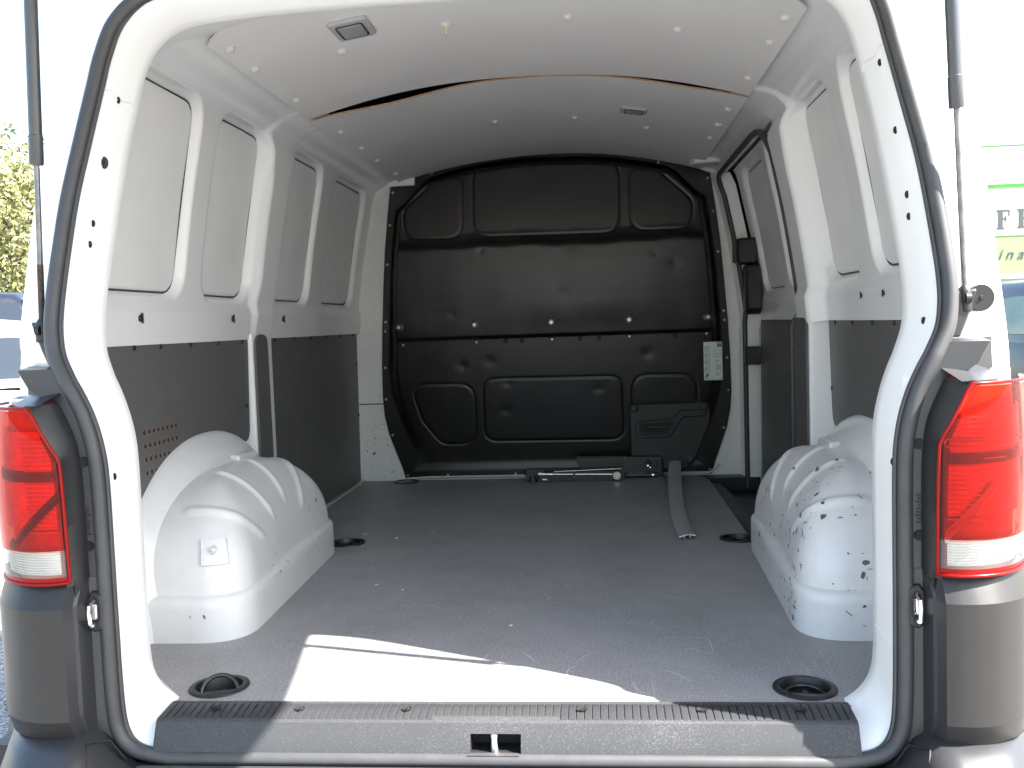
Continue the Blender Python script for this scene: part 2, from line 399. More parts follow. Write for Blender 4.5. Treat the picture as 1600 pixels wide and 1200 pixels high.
# lower metal behind the linings
for sd in (-1, 1):
    m = MB(); yy = 2.515 if sd < 0 else 1.40
    m.box(.866, .872, .24, yy, -.03, .665)
    pr = .842 if sd < 0 else .80
    yl = (1.165, 1.337) if sd < 0 else (1.195, 1.40)
    m.prism(rpoly([(.868, yl[0]-.006), (pr, yl[0]), (pr, yl[1]), (.868, yl[1]+.006)][::-1], .008, 4), 'z', -.02, .668)
    o = obj('lower_wall', mirror_if(m, sd), 'white_paint', van, smooth=40)
# foot of the pillar flaring to the wheel arch
# ---- dark lining boards
def lining(out, x, th, sd, name='lining_panel', bev=.003, parent=van):
    m = MB().prism(out, 'x', x+th, x, bev); return obj(name, mirror_if(m, sd), 'lining', parent, smooth=30)
LP = []
LP.append((-1, .853, lining(rpoly([(.24, .12), (.24, .672), (1.163, .672), (1.140, .345), (1.04, .36), (.60, .12)], [.01, .005, .035, .05, .02, .01]), .853, .006, -1)))
LP.append((-1, .855, lining(rpoly([(1.345, .01), (1.345, .668), (2.475, .668), (2.44, .012)], [.005, .02, .005, .02]), .855, .006, -1)))
LP.append((-1, .829, lining(rpoly([(1.172, .1), (1.172, .667), (1.285, .667), (1.292, .1)], [.01, .05, .035, .01]), .8355, .006, -1)))
LP.append((1, .853, lining(rpoly([(.24, .12), (.24, .672), (1.19, .672), (1.155, .35), (1.04, .36), (.60, .12)], [.01, .005, .012, .05, .02, .01]), .853, .006, 1)))
LP.append((1, .794, lining(rpoly([(1.205, .05), (1.205, .665), (1.375, .665), (1.375, .05)], [.01, .04, .02, .01]), .7935, .006, 1)))
for sd, x, o in LP[:2]+LP[3:4]:
    ys = {0: (.45, .58, .75, .93, 1.11), 1: (1.40, 1.6, 1.8, 2.0, 2.2, 2.40)}[0 if o is not LP[1][2] else 1]
    for y in ys: obj('rivet', screw_side, 'black_plastic', o, loc=(sd*(x-.001), y, .648))
for z in (.52, .30): obj('rivet', screw_side, 'black_plastic', LP[1][2], loc=(-.854, 2.44, z))
for z in (.46, ): obj('rivet', screw_side, 'black_plastic', LP[3][2], loc=(.852, 1.155, z)); obj('rivet', screw_side, 'black_plastic', LP[0][2], loc=(-.852, 1.12, z))
# perforated field in the left rear board: small drilled holes with a pale raw edge
pf = MB()
for r_ in range(9):
    for c_ in range(8-max(0, r_-1)):
        y = .475+c_*.0235+r_*.001; z = .452-r_*.0315
        for rad, dx, mi in ((.0072, .0003, 0), (.0058, .0009, 1)):
            pts = [(-.853+dx, y+rad*math.cos(a), z+rad*math.sin(a)) for a in np.linspace(0, 2*math.pi, 13)[:-1]]
            pf.add(pts, [tuple(range(12))], mi)
obj('perforation', pf, ['board_edge', 'dark_hole'], LP[0][2], smooth=0, kind='stuff', label='triangular field of small drilled holes with raw edges')
# twist clips on the ledge above the linings
clip_me = small('clip', MB().lathe([(0, .004), (.0065, .004), (.008, .002), (.0085, -.004)], (0, 0, 0), 'x', 14).box(.003, .0065, -.0022, .0022, -.012, .012), 'black_plastic')
for y in (.47, 1.02, 1.46): obj('clip', clip_me, 'black_plastic', lw, loc=(-.8425, y, .715))
for y in (.62, .80): obj('clip', clip_me, 'black_plastic', rw, loc=(.8425, y, .715)).scale = (-.8, .6, .7)

# ---- bulkhead backing and B pillars
m = MB()
outer = [(.868, -.03)]+[(x, z) for x, z in zip(PROF[::6, 0]+.006, PROF[::6, 1])]+[(.60, 1.40), (.3, 1.44), (0, 1.45)]
ring = outer+[(-x, z) for x, z in outer[::-1]]
m.prism(ring, 'y', 2.53, 2.512)
bp = obj('front_frame', m, 'pillar_paint', van, smooth=30)
o = obj('joint', MB().box(-.868, -.72, 2.508, 2.513, .338, .342), 'dark_hole', bp, smooth=0)
m = MB().prism(rpoly([(.868, 2.43), (.806, 2.43), (.790, 2.512), (.868, 2.512)], .006, 3), 'z', -.03, .62); o = obj('door_pillar', m, 'white_paint', van)
zz = np.linspace(.62, 1.27, 14); A = []
for z in zz:
    xw = float(wallx(z))-.050-.02*sstep(.6, .7, z)*0; A.append([(xw+.06, 2.43, z), (xw, 2.43, z), (xw-.015, 2.512, z), (xw+.06, 2.512, z)])
o = obj('door_pillar', MB().grid(A), 'white_paint', van); fixnormals(o, CEN)

# ---- bulkhead
BW = [(0, .668), (.05, .682), (.12, .707), (.2, .735), (.28, .752), (.36, .757), (.5, .755), (.67, .747), (.85, .735), (1.0, .722), (1.15, .704), (1.31, .682), (1.42, .66)]
bz = np.array(BW)
def bw(z): return np.interp(z, bz[:, 0], bz[:, 1])
def btop(x): return 1.400-.048*(np.abs(x)/.45)**2.2*(np.abs(x) < 9)
LOWER = [rpoly([(-.63, .425), (-.345, .42), (-.348, .155), (-.50, .155), (-.58, .26)], .07), rpoly([(-.308, .44), (.296, .436), (.30, .16), (-.312, .165)], .06),
         rpoly([(.337, .44), (.612, .434), (.61, .10), (.337, .10)], .07)]
UPPER = [rpoly([(-.47, 1.30), (-.357, 1.31), (-.365, 1.043), (-.612, 1.05), (-.618, 1.17)], .07), rpoly([(-.313, 1.348), (.307, 1.338), (.301, 1.041), (-.320, 1.047)], .075),
         rpoly([(.345, 1.31), (.46, 1.295), (.605, 1.16), (.597, 1.047), (.345, 1.045)], .07)]
_z = np.linspace(.55, 1.45, 361); _y = np.interp(_z, [.55, .64, .70, .76, .82, .88, .94, .99, 1.005, 1.03, 1.06, 1.45], [2.455, 2.440, 2.4305, 2.4220, 2.4150, 2.4095, 2.4055, 2.4035, 2.4040, 2.418, 2.424, 2.430])
BPZ = _z; BPY = np.convolve(np.pad(_y, 4, mode='edge'), np.ones(9)/9, 'valid')
def bulk_y(X, Z):
    yl = 2.528-.115*Z
    zb = Z+.004*np.sin(X*9)+.0025*np.sin(X*31+1); yu = np.interp(zb, BPZ, BPY)
    k = sstep(.613, .627, Z); y = yl*(1-k)+yu*k
    # drawn border: flat flange, then the pressing comes forward
    w = bw(np.clip(Z, 0, 1.42)); e = w-np.abs(X); eb = Z-.0
    narrow = .030+.055*sstep(.5, .12, Z)*(1-sstep(.12, .0, Z))
    et = btop(X)-Z
    edge = np.minimum(np.minimum(e-narrow, eb-.035), et-.018-.080*sstep(.50, .66, np.abs(X)))
    f = sstep(0, .05, edge); y = 2.502*(1-f)+(y-.012)*f
    for P in LOWER+UPPER:
        sd = sd_poly(X, Z, P); y += .0022*np.exp(-(sd/.0045)**2)-.001*sstep(.0, -.012, sd)
    for (dx, dz, s, a) in ((.06, .80, .02, .007), (.10, .815, .03, .006), (.22, .86, .03, .005), (-.39, .50, .018, .010), (-.27, .515, .022, .008), (.40, .53, .022, .011), (-.20, .42, .018, .009),
                           (.19, .385, .018, .009), (-.21, .30, .02, .009), (.33, .29, .012, .004), (-.285, .985, .010, .008), (-.31, 1.0, .02, -.006), (.03, .985, .018, -.007), (.10, 1.0, .02, .006), (.52, .9, .02, .006), (.44, .95, .015, .005), (-.42, .72, .012, .006)):
        y += .22*a*np.exp(-(((X-dx)/(s*1.2))**2+((Z-dz)/s)**2))
    y += .0035*np.sin(X*4.2+1)*np.sin(Z*6)*sstep(.64, .75, Z)*(1-sstep(.93, 1.0, Z))
    y += .0022*np.exp(-((X-.02-.25*(.95-Z))/.05)**2)*sstep(.65, .8, Z)*(1-sstep(.9, 1.0, Z))
    return y
nu, nv = 420, 400
u = np.linspace(-1, 1, nu); v = np.linspace(0, 1, nv)
U, V_ = np.meshgrid(u, v, indexing='ij')
Xb = U*bw(V_*1.40)
for _ in range(2):
    Zb = V_*btop(Xb); Xb = U*bw(Zb)
Zb = V_*btop(Xb)+.004
Yb = bulk_y(Xb, Zb)
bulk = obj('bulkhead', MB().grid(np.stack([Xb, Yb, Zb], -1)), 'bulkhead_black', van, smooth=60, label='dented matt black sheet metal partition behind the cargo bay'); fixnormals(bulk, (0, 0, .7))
def by(x, z): return float(bulk_y(np.array([x]), np.array([z]))[0])
bolt = MB().lathe([(.018, .002), (.018, -.003), (.0145, -.004), (.0135, -.001), (.010, -.001), (.009, -.006), (.004, -.0065), (0, -.0065)], (0, 0, 0), 'y', 20)
bolt_me = small('bolt', bolt, 'black_metal')
bolt_tip = small('bolt', MB().lathe([(.0065, -.005), (.006, -.009), (.003, -.009), (.0028, -.006), (0, -.006)], (0, 0, 0), 'y', 12), 'screw_steel')
for x in (-.655, -.328, 0, .328, .655):
    obj('washer', bolt_me, 'black_metal', bulk, loc=(x, by(x, .675)-.003, .675)); obj('bolt', bolt_tip, 'screw_steel', bulk, loc=(x, by(x, .675)-.003, .675))
for x, z in ((-.645, .598), (-.325, .600), (0, .602), (.328, .604), (.65, .606)): obj('screw', rivet_steel, 'screw_steel', bulk, loc=(x, by(x, z), z))
sl = small('slot', MB().box(-.009, .009, -.004, .004, -.009, .009), 'dark_hole')
for x in (-.53, -.20, -.13, .12, .20, .52): obj('slot', sl, 'dark_hole', bulk, loc=(x, by(x, .600)-.002, .600))
for z in (.02, .20, .36, .50, .66, .70, .95, 1.12, 1.26):
    for sd in (-1, 1):
        x = sd*(float(bw(z))-.014); obj('screw', rivet_steel, 'screw_steel', bulk, loc=(x, by(x, z), z))
for x in (-.48, -.18, .18): obj('screw', rivet_steel, 'screw_steel', bulk, loc=(x, by(x, .018), .018))
for x in (-.50, .47): obj('screw', rivet_steel, 'screw_steel', bulk, loc=(x, by(x, 1.335)-.004, 1.335))
# bright lower edge bead of the bulkhead against the floor
obj('edge_strip', MB().tube([(-.665, 2.495, .006), (-.56, 2.492, .012), (.66, 2.492, .010), (.70, 2.495, .045)], .004, 8), 'clip_white', bulk)
# hatch cover low on the right
hy = 2.470
hc = obj('hatch_cover', MB().prism(rpoly([(.318, .315), (.322, .03), (.555, .03), (.588, .055), (.662, .235), (.662, .318)], [.02, .02, .03, .03, .05, .03]), 'y', hy+.02, hy-.012, .006), 'hatch_plastic', bulk, smooth=30)
obj('grip_band', MB().prism(rpoly([(.345, .165), (.345, .24), (.50, .25), (.535, .285), (.65, .285), (.64, .255), (.548, .255), (.49, .168)], .012, 4), 'y', hy-.010, hy-.020, .004), 'hatch_plastic', hc)
obj('grip_recess', MB().prism(rpoly([(.36, .18), (.36, .232), (.51, .236), (.475, .182)], .006, 3), 'y', hy-.0195, hy-.0206), 'dark_hole', hc)
obj('grip_bar', MB().prism(rpoly([(.385, .208), (.39, .222), (.49, .224), (.475, .210)], .004, 3), 'y', hy-.02, hy-.028, .003), 'hatch_plastic', hc)
for x, z in ((.343, .295), (.638, .297), (.575, .068)): obj('knob', MB().lathe([(.017, 0), (.017, -.004), (.012, -.007), (0, -.007)], (x, hy-.011, z), 'y', 18), 'hatch_plastic', hc)
# safety sticker
sm = MB(); sy = min(by(x, z) for x in (.637, .66, .69, .716) for z in (.41, .45, .5, .57))-.0035
def rect(x0, x1, z0, z1, k, mi): sm.add([(x0, sy-k*.0004, z0), (x1, sy-k*.0004, z0), (x1, sy-k*.0004, z1), (x0, sy-k*.0004, z1)], [(0, 1, 2, 3)], mi)
mat('sticker_white', (.62, .66, .62), .5, var=.02); mat('sticker_green', (.03, .22, .06), .5); mat('sticker_ink', (.12, .17, .13), .6); mat('sticker_pale', (.20, .50, .25), .5)
sx0, sx1, sz0, sz1 = .637, .715, .408, .570
sm.box(sx0, sx1, sy, sy+.003, sz0, sz1, 0)
rect(sx0+.056, sx1-.002, sz1-.022, sz1-.002, 1, 1); rect(sx0+.058, sx1-.004, sz1-.011, sz1-.004, 2, 3)
rect(sx0, sx1, sz0, sz0+.0016, 1, 3); rect(sx1-.0016, sx1, sz0, sz1, 1, 3)
def outl(x, z, w, h, t=.0012):
    rect(x, x+w, z, z+t, 2, 2); rect(x, x+w, z+h-t, z+h, 2, 2); rect(x, x+t, z, z+h, 2, 2); rect(x+w-t, x+w, z, z+h, 2, 2)
for i in range(4):
    zc = sz1-.036-i*.030; outl(sx0+.005, zc, .019, .018); rect(sx0+.006, sx0+.018, zc+.008, zc+.012, 3, 2); rect(sx0+.005, sx0+.026, zc-.006, zc-.0048, 2, 2)
sm.add([(sx0+.005, sy-.001, sz0+.016), (sx0+.012, sy-.001, sz0+.010), (sx0+.022, sy-.001, sz0+.024), (sx0+.012, sy-.001, sz0+.030)], [(0, 1, 2, 3)], 1)
outl(sx0+.046, sz1-.064, .024, .030); rect(sx0+.051, sx0+.064, sz1-.05, sz1-.049, 3, 2); rect(sx0+.050, sx0+.068, sz1-.080, sz1-.0788, 2, 2); rect(sx0+.048, sx0+.060, sz1-.085, sz1-.0838, 2, 2)
outl(sx0+.052, sz0+.044, .019, .022)
for a in (1, -1):
    sm.add([(sx0+.053, sy-.0012, sz0+.055-a*.010), (sx0+.0548, sy-.0012, sz0+.055-a*.010), (sx0+.0705, sy-.0012, sz0+.055+a*.010), (sx0+.0687, sy-.0012, sz0+.055+a*.010)], [(0, 1, 2, 3)], 2)
sm.add([(sx0+.046, sy-.001, sz0+.026), (sx0+.056, sy-.001, sz0+.018), (sx0+.070, sy-.001, sz0+.026), (sx0+.058, sy-.001, sz0+.034)], [(0, 1, 2, 3)], 2)
sm.add([(sx0+.049, sy-.0014, sz0+.026), (sx0+.056, sy-.0014, sz0+.020), (sx0+.067, sy-.0014, sz0+.026), (sx0+.058, sy-.0014, sz0+.032)], [(0, 1, 2, 3)], 0)
rect(sx0+.005, sx0+.045, sz0+.006, sz0+.0073, 2, 2); rect(sx0+.062, sx0+.074, sz0+.006, sz0+.0085, 2, 2)
obj('sticker', sm, ['sticker_white', 'sticker_green', 'sticker_ink', 'sticker_pale'], bulk, smooth=0, label='white and green pictogram sticker with small symbols')

# ---- wheel arches
ARCH_C, ARCH_X = .80, .79
def arch_mesh():
    fl = rpoly([(.86, .352), (.592, .352), (.622, 1.255), (.86, 1.255)], [0, .11, .16, 0], 14)
    fl = np.array(fl); seg = np.r_[0, np.cumsum(np.hypot(*np.diff(fl, axis=0).T))]; t = np.linspace(0, seg[-1], 170)
    F = np.stack([np.interp(t, seg, fl[:, 0]), np.interp(t, seg, fl[:, 1])], 1)
    T = np.stack([np.full(len(F), ARCH_X), ARCH_C-.03+(F[:, 1]-ARCH_C)*.22], 1); T[:, 0] = np.maximum(T[:, 0], F[:, 0]*0+ARCH_X)
    rows = []
    for z in np.linspace(-.008, .085, 8): rows.append(np.c_[F, np.full(len(F), z)])
    d = F-np.array([.80, ARCH_C]); d /= np.linalg.norm(d, axis=1)[:, None]; F2 = F-d*.020
    rows.append(np.c_[F-d*.004, np.full(len(F), .093)]); rows.append(np.c_[F-d*.012, np.full(len(F), .098)])
    n = 2.0
    for a in np.linspace(0, math.pi/2, 60):
        s = 1-math.cos(a)**(2/n); h = math.sin(a)**(2/n); P = F2+(T-F2)*s
        ht = .338-.5*(T[:, 1]-ARCH_C+.03)**2; rows.append(np.c_[P, .100+(ht-.100)*h])
    A = np.array(rows)                               # (rows, t, 3)
    # raised beads at constant angle round the axle
    du = np.gradient(A, axis=1); dv = np.gradient(A, axis=0); nn = np.cross(du, dv); nn /= np.linalg.norm(nn, axis=2)[..., None]+1e-9
    flip = np.sign((nn*(A-np.array([.80, ARCH_C, .05]))).sum(2)); nn *= flip[..., None]
    th = np.degrees(np.arctan2(A[..., 2]-.02, -(A[..., 1]-ARCH_C))); rr = np.hypot(A[..., 2]-.02, A[..., 1]-ARCH_C)
    mask = sstep(.165, .20, A[..., 2])*sstep(.19, .24, rr)*(1-sstep(.745, .775, A[..., 0]))
    b = 0
    for t0 in (37, 64, 100, 129): b = b+np.exp(-(np.radians(th-t0)*rr/.0105)**4)
    A = A+nn*(b*mask*.0065)[..., None]
    A = np.where(np.isnan(A), 0, A)
    return A
ring_rows = []
for k, (x, ay, hz, base) in enumerate([(.735, .41, .318, 0), (.790, .430, .345, 0), (.792, .445, .362, 0), (.800, .452, .372, 0), (.835, .488, .405, 0), (.846, .496, .412, 0), (.852, .498, .414, 0)]):
    th = np.linspace(0, math.pi, 80); zb = .0
    ring_rows.append(np.c_[np.full(80, x), ARCH_C+.002-ay*np.sign(np.cos(th))*np.abs(np.cos(th))**.92, zb+hz*np.sin(th)**.92])
AM = arch_mesh(); RR = np.array(ring_rows)
for sd, mt in ((-1, 'arch_paint'), (1, 'arch_paint_worn')):
    a = obj('wheel_arch', mirror_if(MB().grid(AM).grid(RR), sd), mt, van, smooth=60, label=('white wheel arch with a small welded tab' if sd < 0 else 'white wheel arch covered in dark paint chips')); fixnormals(a, (0, .8, .9))
    tb = MB().prism(rpoly([(.82, .318), (.82, .350), (.95, .346), (.97, .30)], .008, 3), 'x', .80, .766, .004); obj('top_tab', mirror_if(tb, sd), mt, a, smooth=30)
    if sd < 0:
        pt = AM[20:30, 23:32]*np.array([-1, 1, 1]); nv_ = np.array([-.28, -.80, .52]); up_ = pt+nv_*.008
        b = MB().grid(up_)
        for e0, e1 in ((pt[0], up_[0]), (pt[-1], up_[-1]), (pt[:, 0], up_[:, 0]), (pt[:, -1], up_[:, -1])): b.grid(np.stack([e0, e1]))
        c_ = up_[5, 4]; b.cyl(tuple(c_), tuple(c_+nv_*.012), .0055, 10).cyl(tuple(c_+nv_*.001), tuple(c_+nv_*.004), .011, 8)
        obj('tab', b, mt, a, smooth=30)

def flakes(pts, nrms, sizes, rs):
    m = MB()
    for p, n_, s_ in zip(pts, nrms, sizes):
        n_ = Vector(n_).normalized(); a = n_.orthogonal().normalized(); a = Matrix.Rotation(rs.uniform(0, 6.28), 3, n_) @ a; b = n_.cross(a); k = rs.randint(6, 9); el = rs.choice((1, 1, 1.6, 2.6, 4)) if s_ < .004 else 1.3; P = []
        for j in range(k):
            t = 6.2832*j/k; r = s_*rs.uniform(.45, 1.1); P.append(tuple(Vector(p)+n_*.0006+a*(r*math.cos(t)*el)+b*(r*math.sin(t)/el**.4)))
        m.add(P, [tuple(range(k))])
    return m
mat('bare_primer', (.10, .105, .105), .7, var=.4, vs_=60)
dA = np.cross(np.gradient(AM, axis=1), np.gradient(AM, axis=0)); dA /= np.linalg.norm(dA, axis=2)[..., None]+1e-9
dA *= np.sign((dA*(AM-np.array([.80, ARCH_C, .05]))).sum(2))[..., None]
def arch_flakes(sd, n, seed, zones):
    rs = random.Random(seed); P = []; Q = []; S = []
    flat_ = AM.reshape(-1, 3); fn = dA.reshape(-1, 3)
    for _ in range(n):
        z0 = rs.choice(zones); c = np.array(z0[:3])+np.array([rs.gauss(0, z0[3]) for _ in range(3)]); i = int(np.argmin(((flat_-c)**2).sum(1)))
        if flat_[i, 2] < .012: continue
        P.append(flat_[i]*np.array([sd, 1, 1])); Q.append(fn[i]*np.array([sd, 1, 1])); S.append(min(.0085, .0016*math.exp(abs(rs.gauss(0, .75)))))
    return flakes(P, Q, S, rs)
arches = [o for o in van.children if o.name.startswith('wheel_arch')]
obj('paint_chip', arch_flakes(-1, 34, 3, [(.60, .95, .20, .05), (.605, 1.0, .14, .05), (.61, .62, .13, .04), (.70, .36, .02, .03), (.62, 1.1, .12, .05)]), 'bare_primer', arches[0], smooth=0, kind='stuff')
obj('paint_chip', arch_flakes(1, 190, 4, [(.60, .50, .05, .04), (.60, .45, .06, .03), (.61, .60, .16, .05), (.62, .52, .22, .05), (.64, .70, .24, .06), (.62, 1.0, .18, .06), (.60, .95, .09, .06), (.70, .45, .26, .05), (.72, .38, .09, .04), (.74, .62, .32, .05)]), 'bare_primer', arches[1], smooth=0, kind='stuff')
rs_ = random.Random(8); zf = [abs(rs_.gauss(.12, .10)) for _ in range(34)]
obj('paint_chip', flakes([(-rs_.uniform(float(bw(z))+.01, .845), 2.5115, z) for z in zf], [(0, -1, 0)]*34, [.0014*math.exp(abs(rs_.gauss(0, .7))) for _ in zf], rs_), 'bare_primer', bp, smooth=0, kind='stuff')
fr_ = random.Random(2); rz_ = [(fr_.uniform(.7, 1.2), 1.19+fr_.uniform(0, .15)) for _ in range(10)]
# ---- rear aperture frame, seal, outside skin
def lean(z): return .13*np.maximum(0, np.asarray(z)-.6)/.63
S_ = [(.60, -.056), (.632, -.045), (.655, -.018), (.664, .04), (.666, .2), (.666, .3), (.667, .43), (.673, .49), (.686, .54), (.704, .582), (.722, .615), (.737, .647), (.744, .685), (.745, .72), (.743, .76), (.737, .83), (.727, .92), (.709, 1.02), (.690, 1.12), (.678, 1.18), (.656, 1.24), (.61, 1.283), (.53, 1.303), (.35, 1.313), (.15, 1.317), (0, 1.318)]
I_ = [(.600, .004), (.624, .022), (.643, .052), (.650, .10), (.651, .2), (.651, .3), (.651, .43), (.654, .49), (.664, .54), (.677, .58), (.691, .613), (.703, .645), (.709, .68), (.710, .72), (.708, .76), (.701, .83), (.691, .92), (.678, 1.02), (.661, 1.12), (.649, 1.175), (.628, 1.22), (.59, 1.252), (.52, 1.266), (.35, 1.274), (.15, 1.277), (0, 1.278)]
S2 = catmull(S_, 7); I2 = catmull(I_, 7)
S3 = np.c_[S2[:, 0], -.052+lean(S2[:, 1]), S2[:, 1]]; I3 = np.c_[I2[:, 0], .045+lean(I2[:, 1]), I2[:, 1]]
def J_of(p):
    x, z = p
    if z < 1.18: return (.866 if z < .66 else float(np.interp(z, PROF[:, 1], PROF[:, 0]))+.002, .345, max(z, -.005))
    k = (z-1.18)/.098
    if x > .60: t = (x-.60)/.05; t = min(1, max(0, t)); return (.62+.135*t, .43-.08*t, 1.315-.07*t**2)
    return (x*1.035, .43, 1.405-.095*(x*1.035/.645)**2+.004)
J3 = np.array([J_of(p) for p in I2])
rings = []
outw = np.array([0, -1, 0])
rings.append(S3+np.array([0, .030, 0])); rings.append(S3+np.array([0, .004, 0]))
for t in np.linspace(.12, 1, 8):
    e = t**1.15; P = S3+(I3-S3)*np.array([t, e, t]); P[:, 1] -= .016*math.sin(math.pi*min(t, 1))**.8; rings.append(P)
for t in (.06, .2, .5, .8, 1.0):
    P = I3+(J3-I3)*t; rings.append(P)
R = np.array(rings)
for sd in (-1, 1):
    A = R*np.array([sd, 1, 1]); o = obj('rear_frame', MB().grid(A), 'white_paint', van, smooth=50); fixnormals(o, (0, -.6, .6))
    if sd < 0: rfl = o
    else: rfr = o
def frame_pt(sd, z, t):
    k = int(np.argmin(np.abs(S3[:130, 2]-z))); P = S3[k]+(I3[k]-S3[k])*t; return (sd*P[0], P[1]-.0165*math.sin(math.pi*t)**.8-.0065, P[2])
hole = small('hole', MB().lathe([(0, -.001), (.0045, -.001), (.0055, .002)], (0, 0, 0), 'y', 12), 'dark_hole')
for sd, par, lst in ((-1, rfl, ((1.105, .62), (.877, .6), (.843, .6), (.43, .45))), (1, rfr, ((1.10, .5), (.98, .55), (.865, .6), (.83, .65), (.655, .55), (.43, .35)))):
    for z, t in lst: obj('hole', hole, 'dark_hole', par, loc=frame_pt(sd, z, t)).scale = (.75, 1, 1.2)
plug = MB().lathe([(0, -.004), (.007, -.004), (.008, -.002), (.013, -.001), (.014, .003)], (0, 0, 0), 'y', 18)
obj('plug', plug, 'black_plastic', rfl, loc=frame_pt(-1, .985, .60)).scale = (.55, 1, .8)
for sd, par in ((-1, rfl), (1, rfr)):
    for z in (1.115, .115):
        obj('seam', MB().tube([frame_pt(sd, z-.03*(t-.5), t) for t in np.linspace(.12, .98, 9)], .0011, 6), 'pillar_paint', par)
# weather seal, one closed loop
Sl = S3+np.array([0.006, -.010, 0])
loop = [tuple(p) for p in Sl]+[(-p[0], p[1], p[2]) for p in Sl[::-1][1:]]
bott = [(x, -.066, -.060) for x in np.linspace(-.57, .57, 30)]
seal = obj('door_seal', MB().tube(loop+bott, .0125, 14, closed=True), 'rubber', van, smooth=60)
obj('seal_lip', MB().tube([(p[0]*(1-.014/max(.3, abs(p[0]))), p[1]+.006, p[2]) for p in loop], .0045, 8, cap=False), 'rubber', seal)

# outside body: from the seal round the rear corner to the side
def outer_x(z): return np.interp(z, [-.3, .2, .5, .59, .69, .84, .96, 1.09, 1.16, 1.23, 1.30, 1.365, 1.41, 1.445, 1.465], [.905, .915, .905, .900, .895, .888, .880, .866, .853, .838, .820, .797, .768, .715, .60])
zz = np.linspace(.555, 1.465, 64)
A = []
for z in zz:
    sx = float(np.interp(z, S2[:147, 1], S2[:147, 0])); ly = float(lean(z)); ox = float(outer_x(z)); sx = min(sx, ox-.035); wx = float(np.interp(z, PROF[:, 1], PROF[:, 0]))
    row = [(sx+.004, -.02+ly, z), (sx+.018, -.034+ly, z), (sx+.034, -.034+ly, z), (sx+(ox-sx)*.45, -.018+ly, z), (sx+(ox-sx)*.75, .018+ly, z), (sx+(ox-sx)*.93, .07+ly, z), (ox, .14+ly, z), (max(ox, (ox+wx)/2+.03), .29, z), (max(ox+.01, wx+.045), .36, z), (max(ox+.02, wx+.06), .6, z), (max(ox+.03, wx+.065), 1.2, z), (max(ox+.03, wx+.065), 2.0, z), (max(ox+.02, wx+.06), 2.7, z)]
    dy = .03*float(sstep(.67, .61, z)); row = [(x, y+dy*(y < .05), zq) for x, y, zq in row]
    A.append(row)
for sd in (-1, 1):
    o = obj('outer_side', MB().grid(np.array(A)*np.array([sd, 1, 1])), 'white_exterior', van, smooth=60); fixnormals(o, (sd*6, -1, .8))
A = []
for z in np.linspace(-.34, .57, 26):
    ox = float(outer_x(z)); A.append([(.68, -.03, z), (.80, -.03, z), (.86, .0, z), (ox, .10, z), (ox+.02, .4, z), (ox+.03, 1.0, z), (ox+.03, 2.0, z), (ox+.02, 2.7, z)])
for sd in (-1, 1):
    o = obj('lower_side', MB().grid(np.array(A)*np.array([sd, 1, 1])), 'white_exterior', van, smooth=60); fixnormals(o, (sd*6, -1, .8))
A = [[(x, y, z-.012*(abs(x)/.63)**4*(k < 2)) for x in np.linspace(-.635, .635, 31)] for k, (y, z) in enumerate(((.105, 1.318), (.085, 1.335), (.084, 1.40), (.095, 1.44), (.125, 1.462)))]
o = obj('roof_header', MB().grid(A), 'white_exterior', van, smooth=50); fixnormals(o, (0, -5, 1.3))
# roof skin, front closing, floor pan
A = []
for y in (.115, .16, .3, 1.2, 2.0, 2.7):
    A.append([(x, y+.01*abs(x), 1.482-.035*(abs(x)/.71)**3-(.03 if y < .13 else 0)) for x in np.linspace(-.71, .71, 41)])
o = obj('roof', MB().grid(A), 'white_exterior', van, smooth=60); fixnormals(o, (0, 1, 6))
A = [[(x, y, 1.455-.09*(abs(x)/.66)**2.6) for x in np.linspace(-.74, .74, 31)] for y in (.14, 1.0, 2.0, 2.69)]
o = obj('roof_lining', MB().grid(A), 'roof_void', van, smooth=60); fixnormals(o, (0, 1, 0))
m = MB().box(-.96, .96, 2.69, 2.72, -.34, 1.47).box(-.93, .93, -.02, 2.69, -.34, -.06)
obj('floor_pan', m, 'black_plastic', van)
m = MB()
for sd in (-1, 1): m.box(min(sd*.872, sd*.96), max(sd*.872, sd*.96), .30, 2.69, -.05, -.02)
obj('inner_sill', m, 'black_plastic', van)

# ---- floor board with holes for the lashing bowls
RINGS = [(-.547, .103), (.545, .097), (-.612, 1.29), (.600, 1.28), (-.655, 2.44)]
out = [(-.588, .012), (-.626, .030), (-.66, .075), (-.72, .14), (-.852, .22), (-.852, 2.486), (.592, 2.486), (.612, 2.44), (.640, 2.36), (.638, 1.20), (.852, 1.18), (.852, .22), (.72, .14), (.66, .075), (.626, .030), (.588, .012)]
out = rpoly(out, [0, .01, .01, 0, 0, 0, 0, .01, .03, 0, 0, 0, 0, .01, .01, 0], 3)
polys = [[Vector((x, y, 0)) for x, y in out]]
for cx, cy in RINGS[:4]: polys.append([Vector((cx+.048*math.cos(a), cy+.048*math.sin(a), 0)) for a in np.linspace(0, 2*math.pi, 33)[:-1]])
tri = tessellate_polygon(polys); flat = [p for q in polys for p in q]
m = MB(); m.add([(p.x, p.y, 0) for p in flat], [tuple(t) for t in tri], 0)
o_ = 0
for q in polys:
    k = len(q); V = [(p.x, p.y, 0) for p in q]+[(p.x, p.y, -.011) for p in q]; m.add(V, [(i, (i+1) % k, k+(i+1) % k, k+i) for i in range(k)], 1)
fb = obj('floor_board', m, ['floor_board', 'board_edge'], van, smooth=0, label='worn dark grey plywood load floor')
for p in fb.data.polygons:
    pass
me = fb.data; me.update()
if sum(p.normal.z*p.area for p in me.polygons if p.material_index == 0) < 0: me.flip_normals()
obj('under_floor', MB().box(-.87, .64, .02, 2.52, -.035, -.024), 'black_plastic', van)
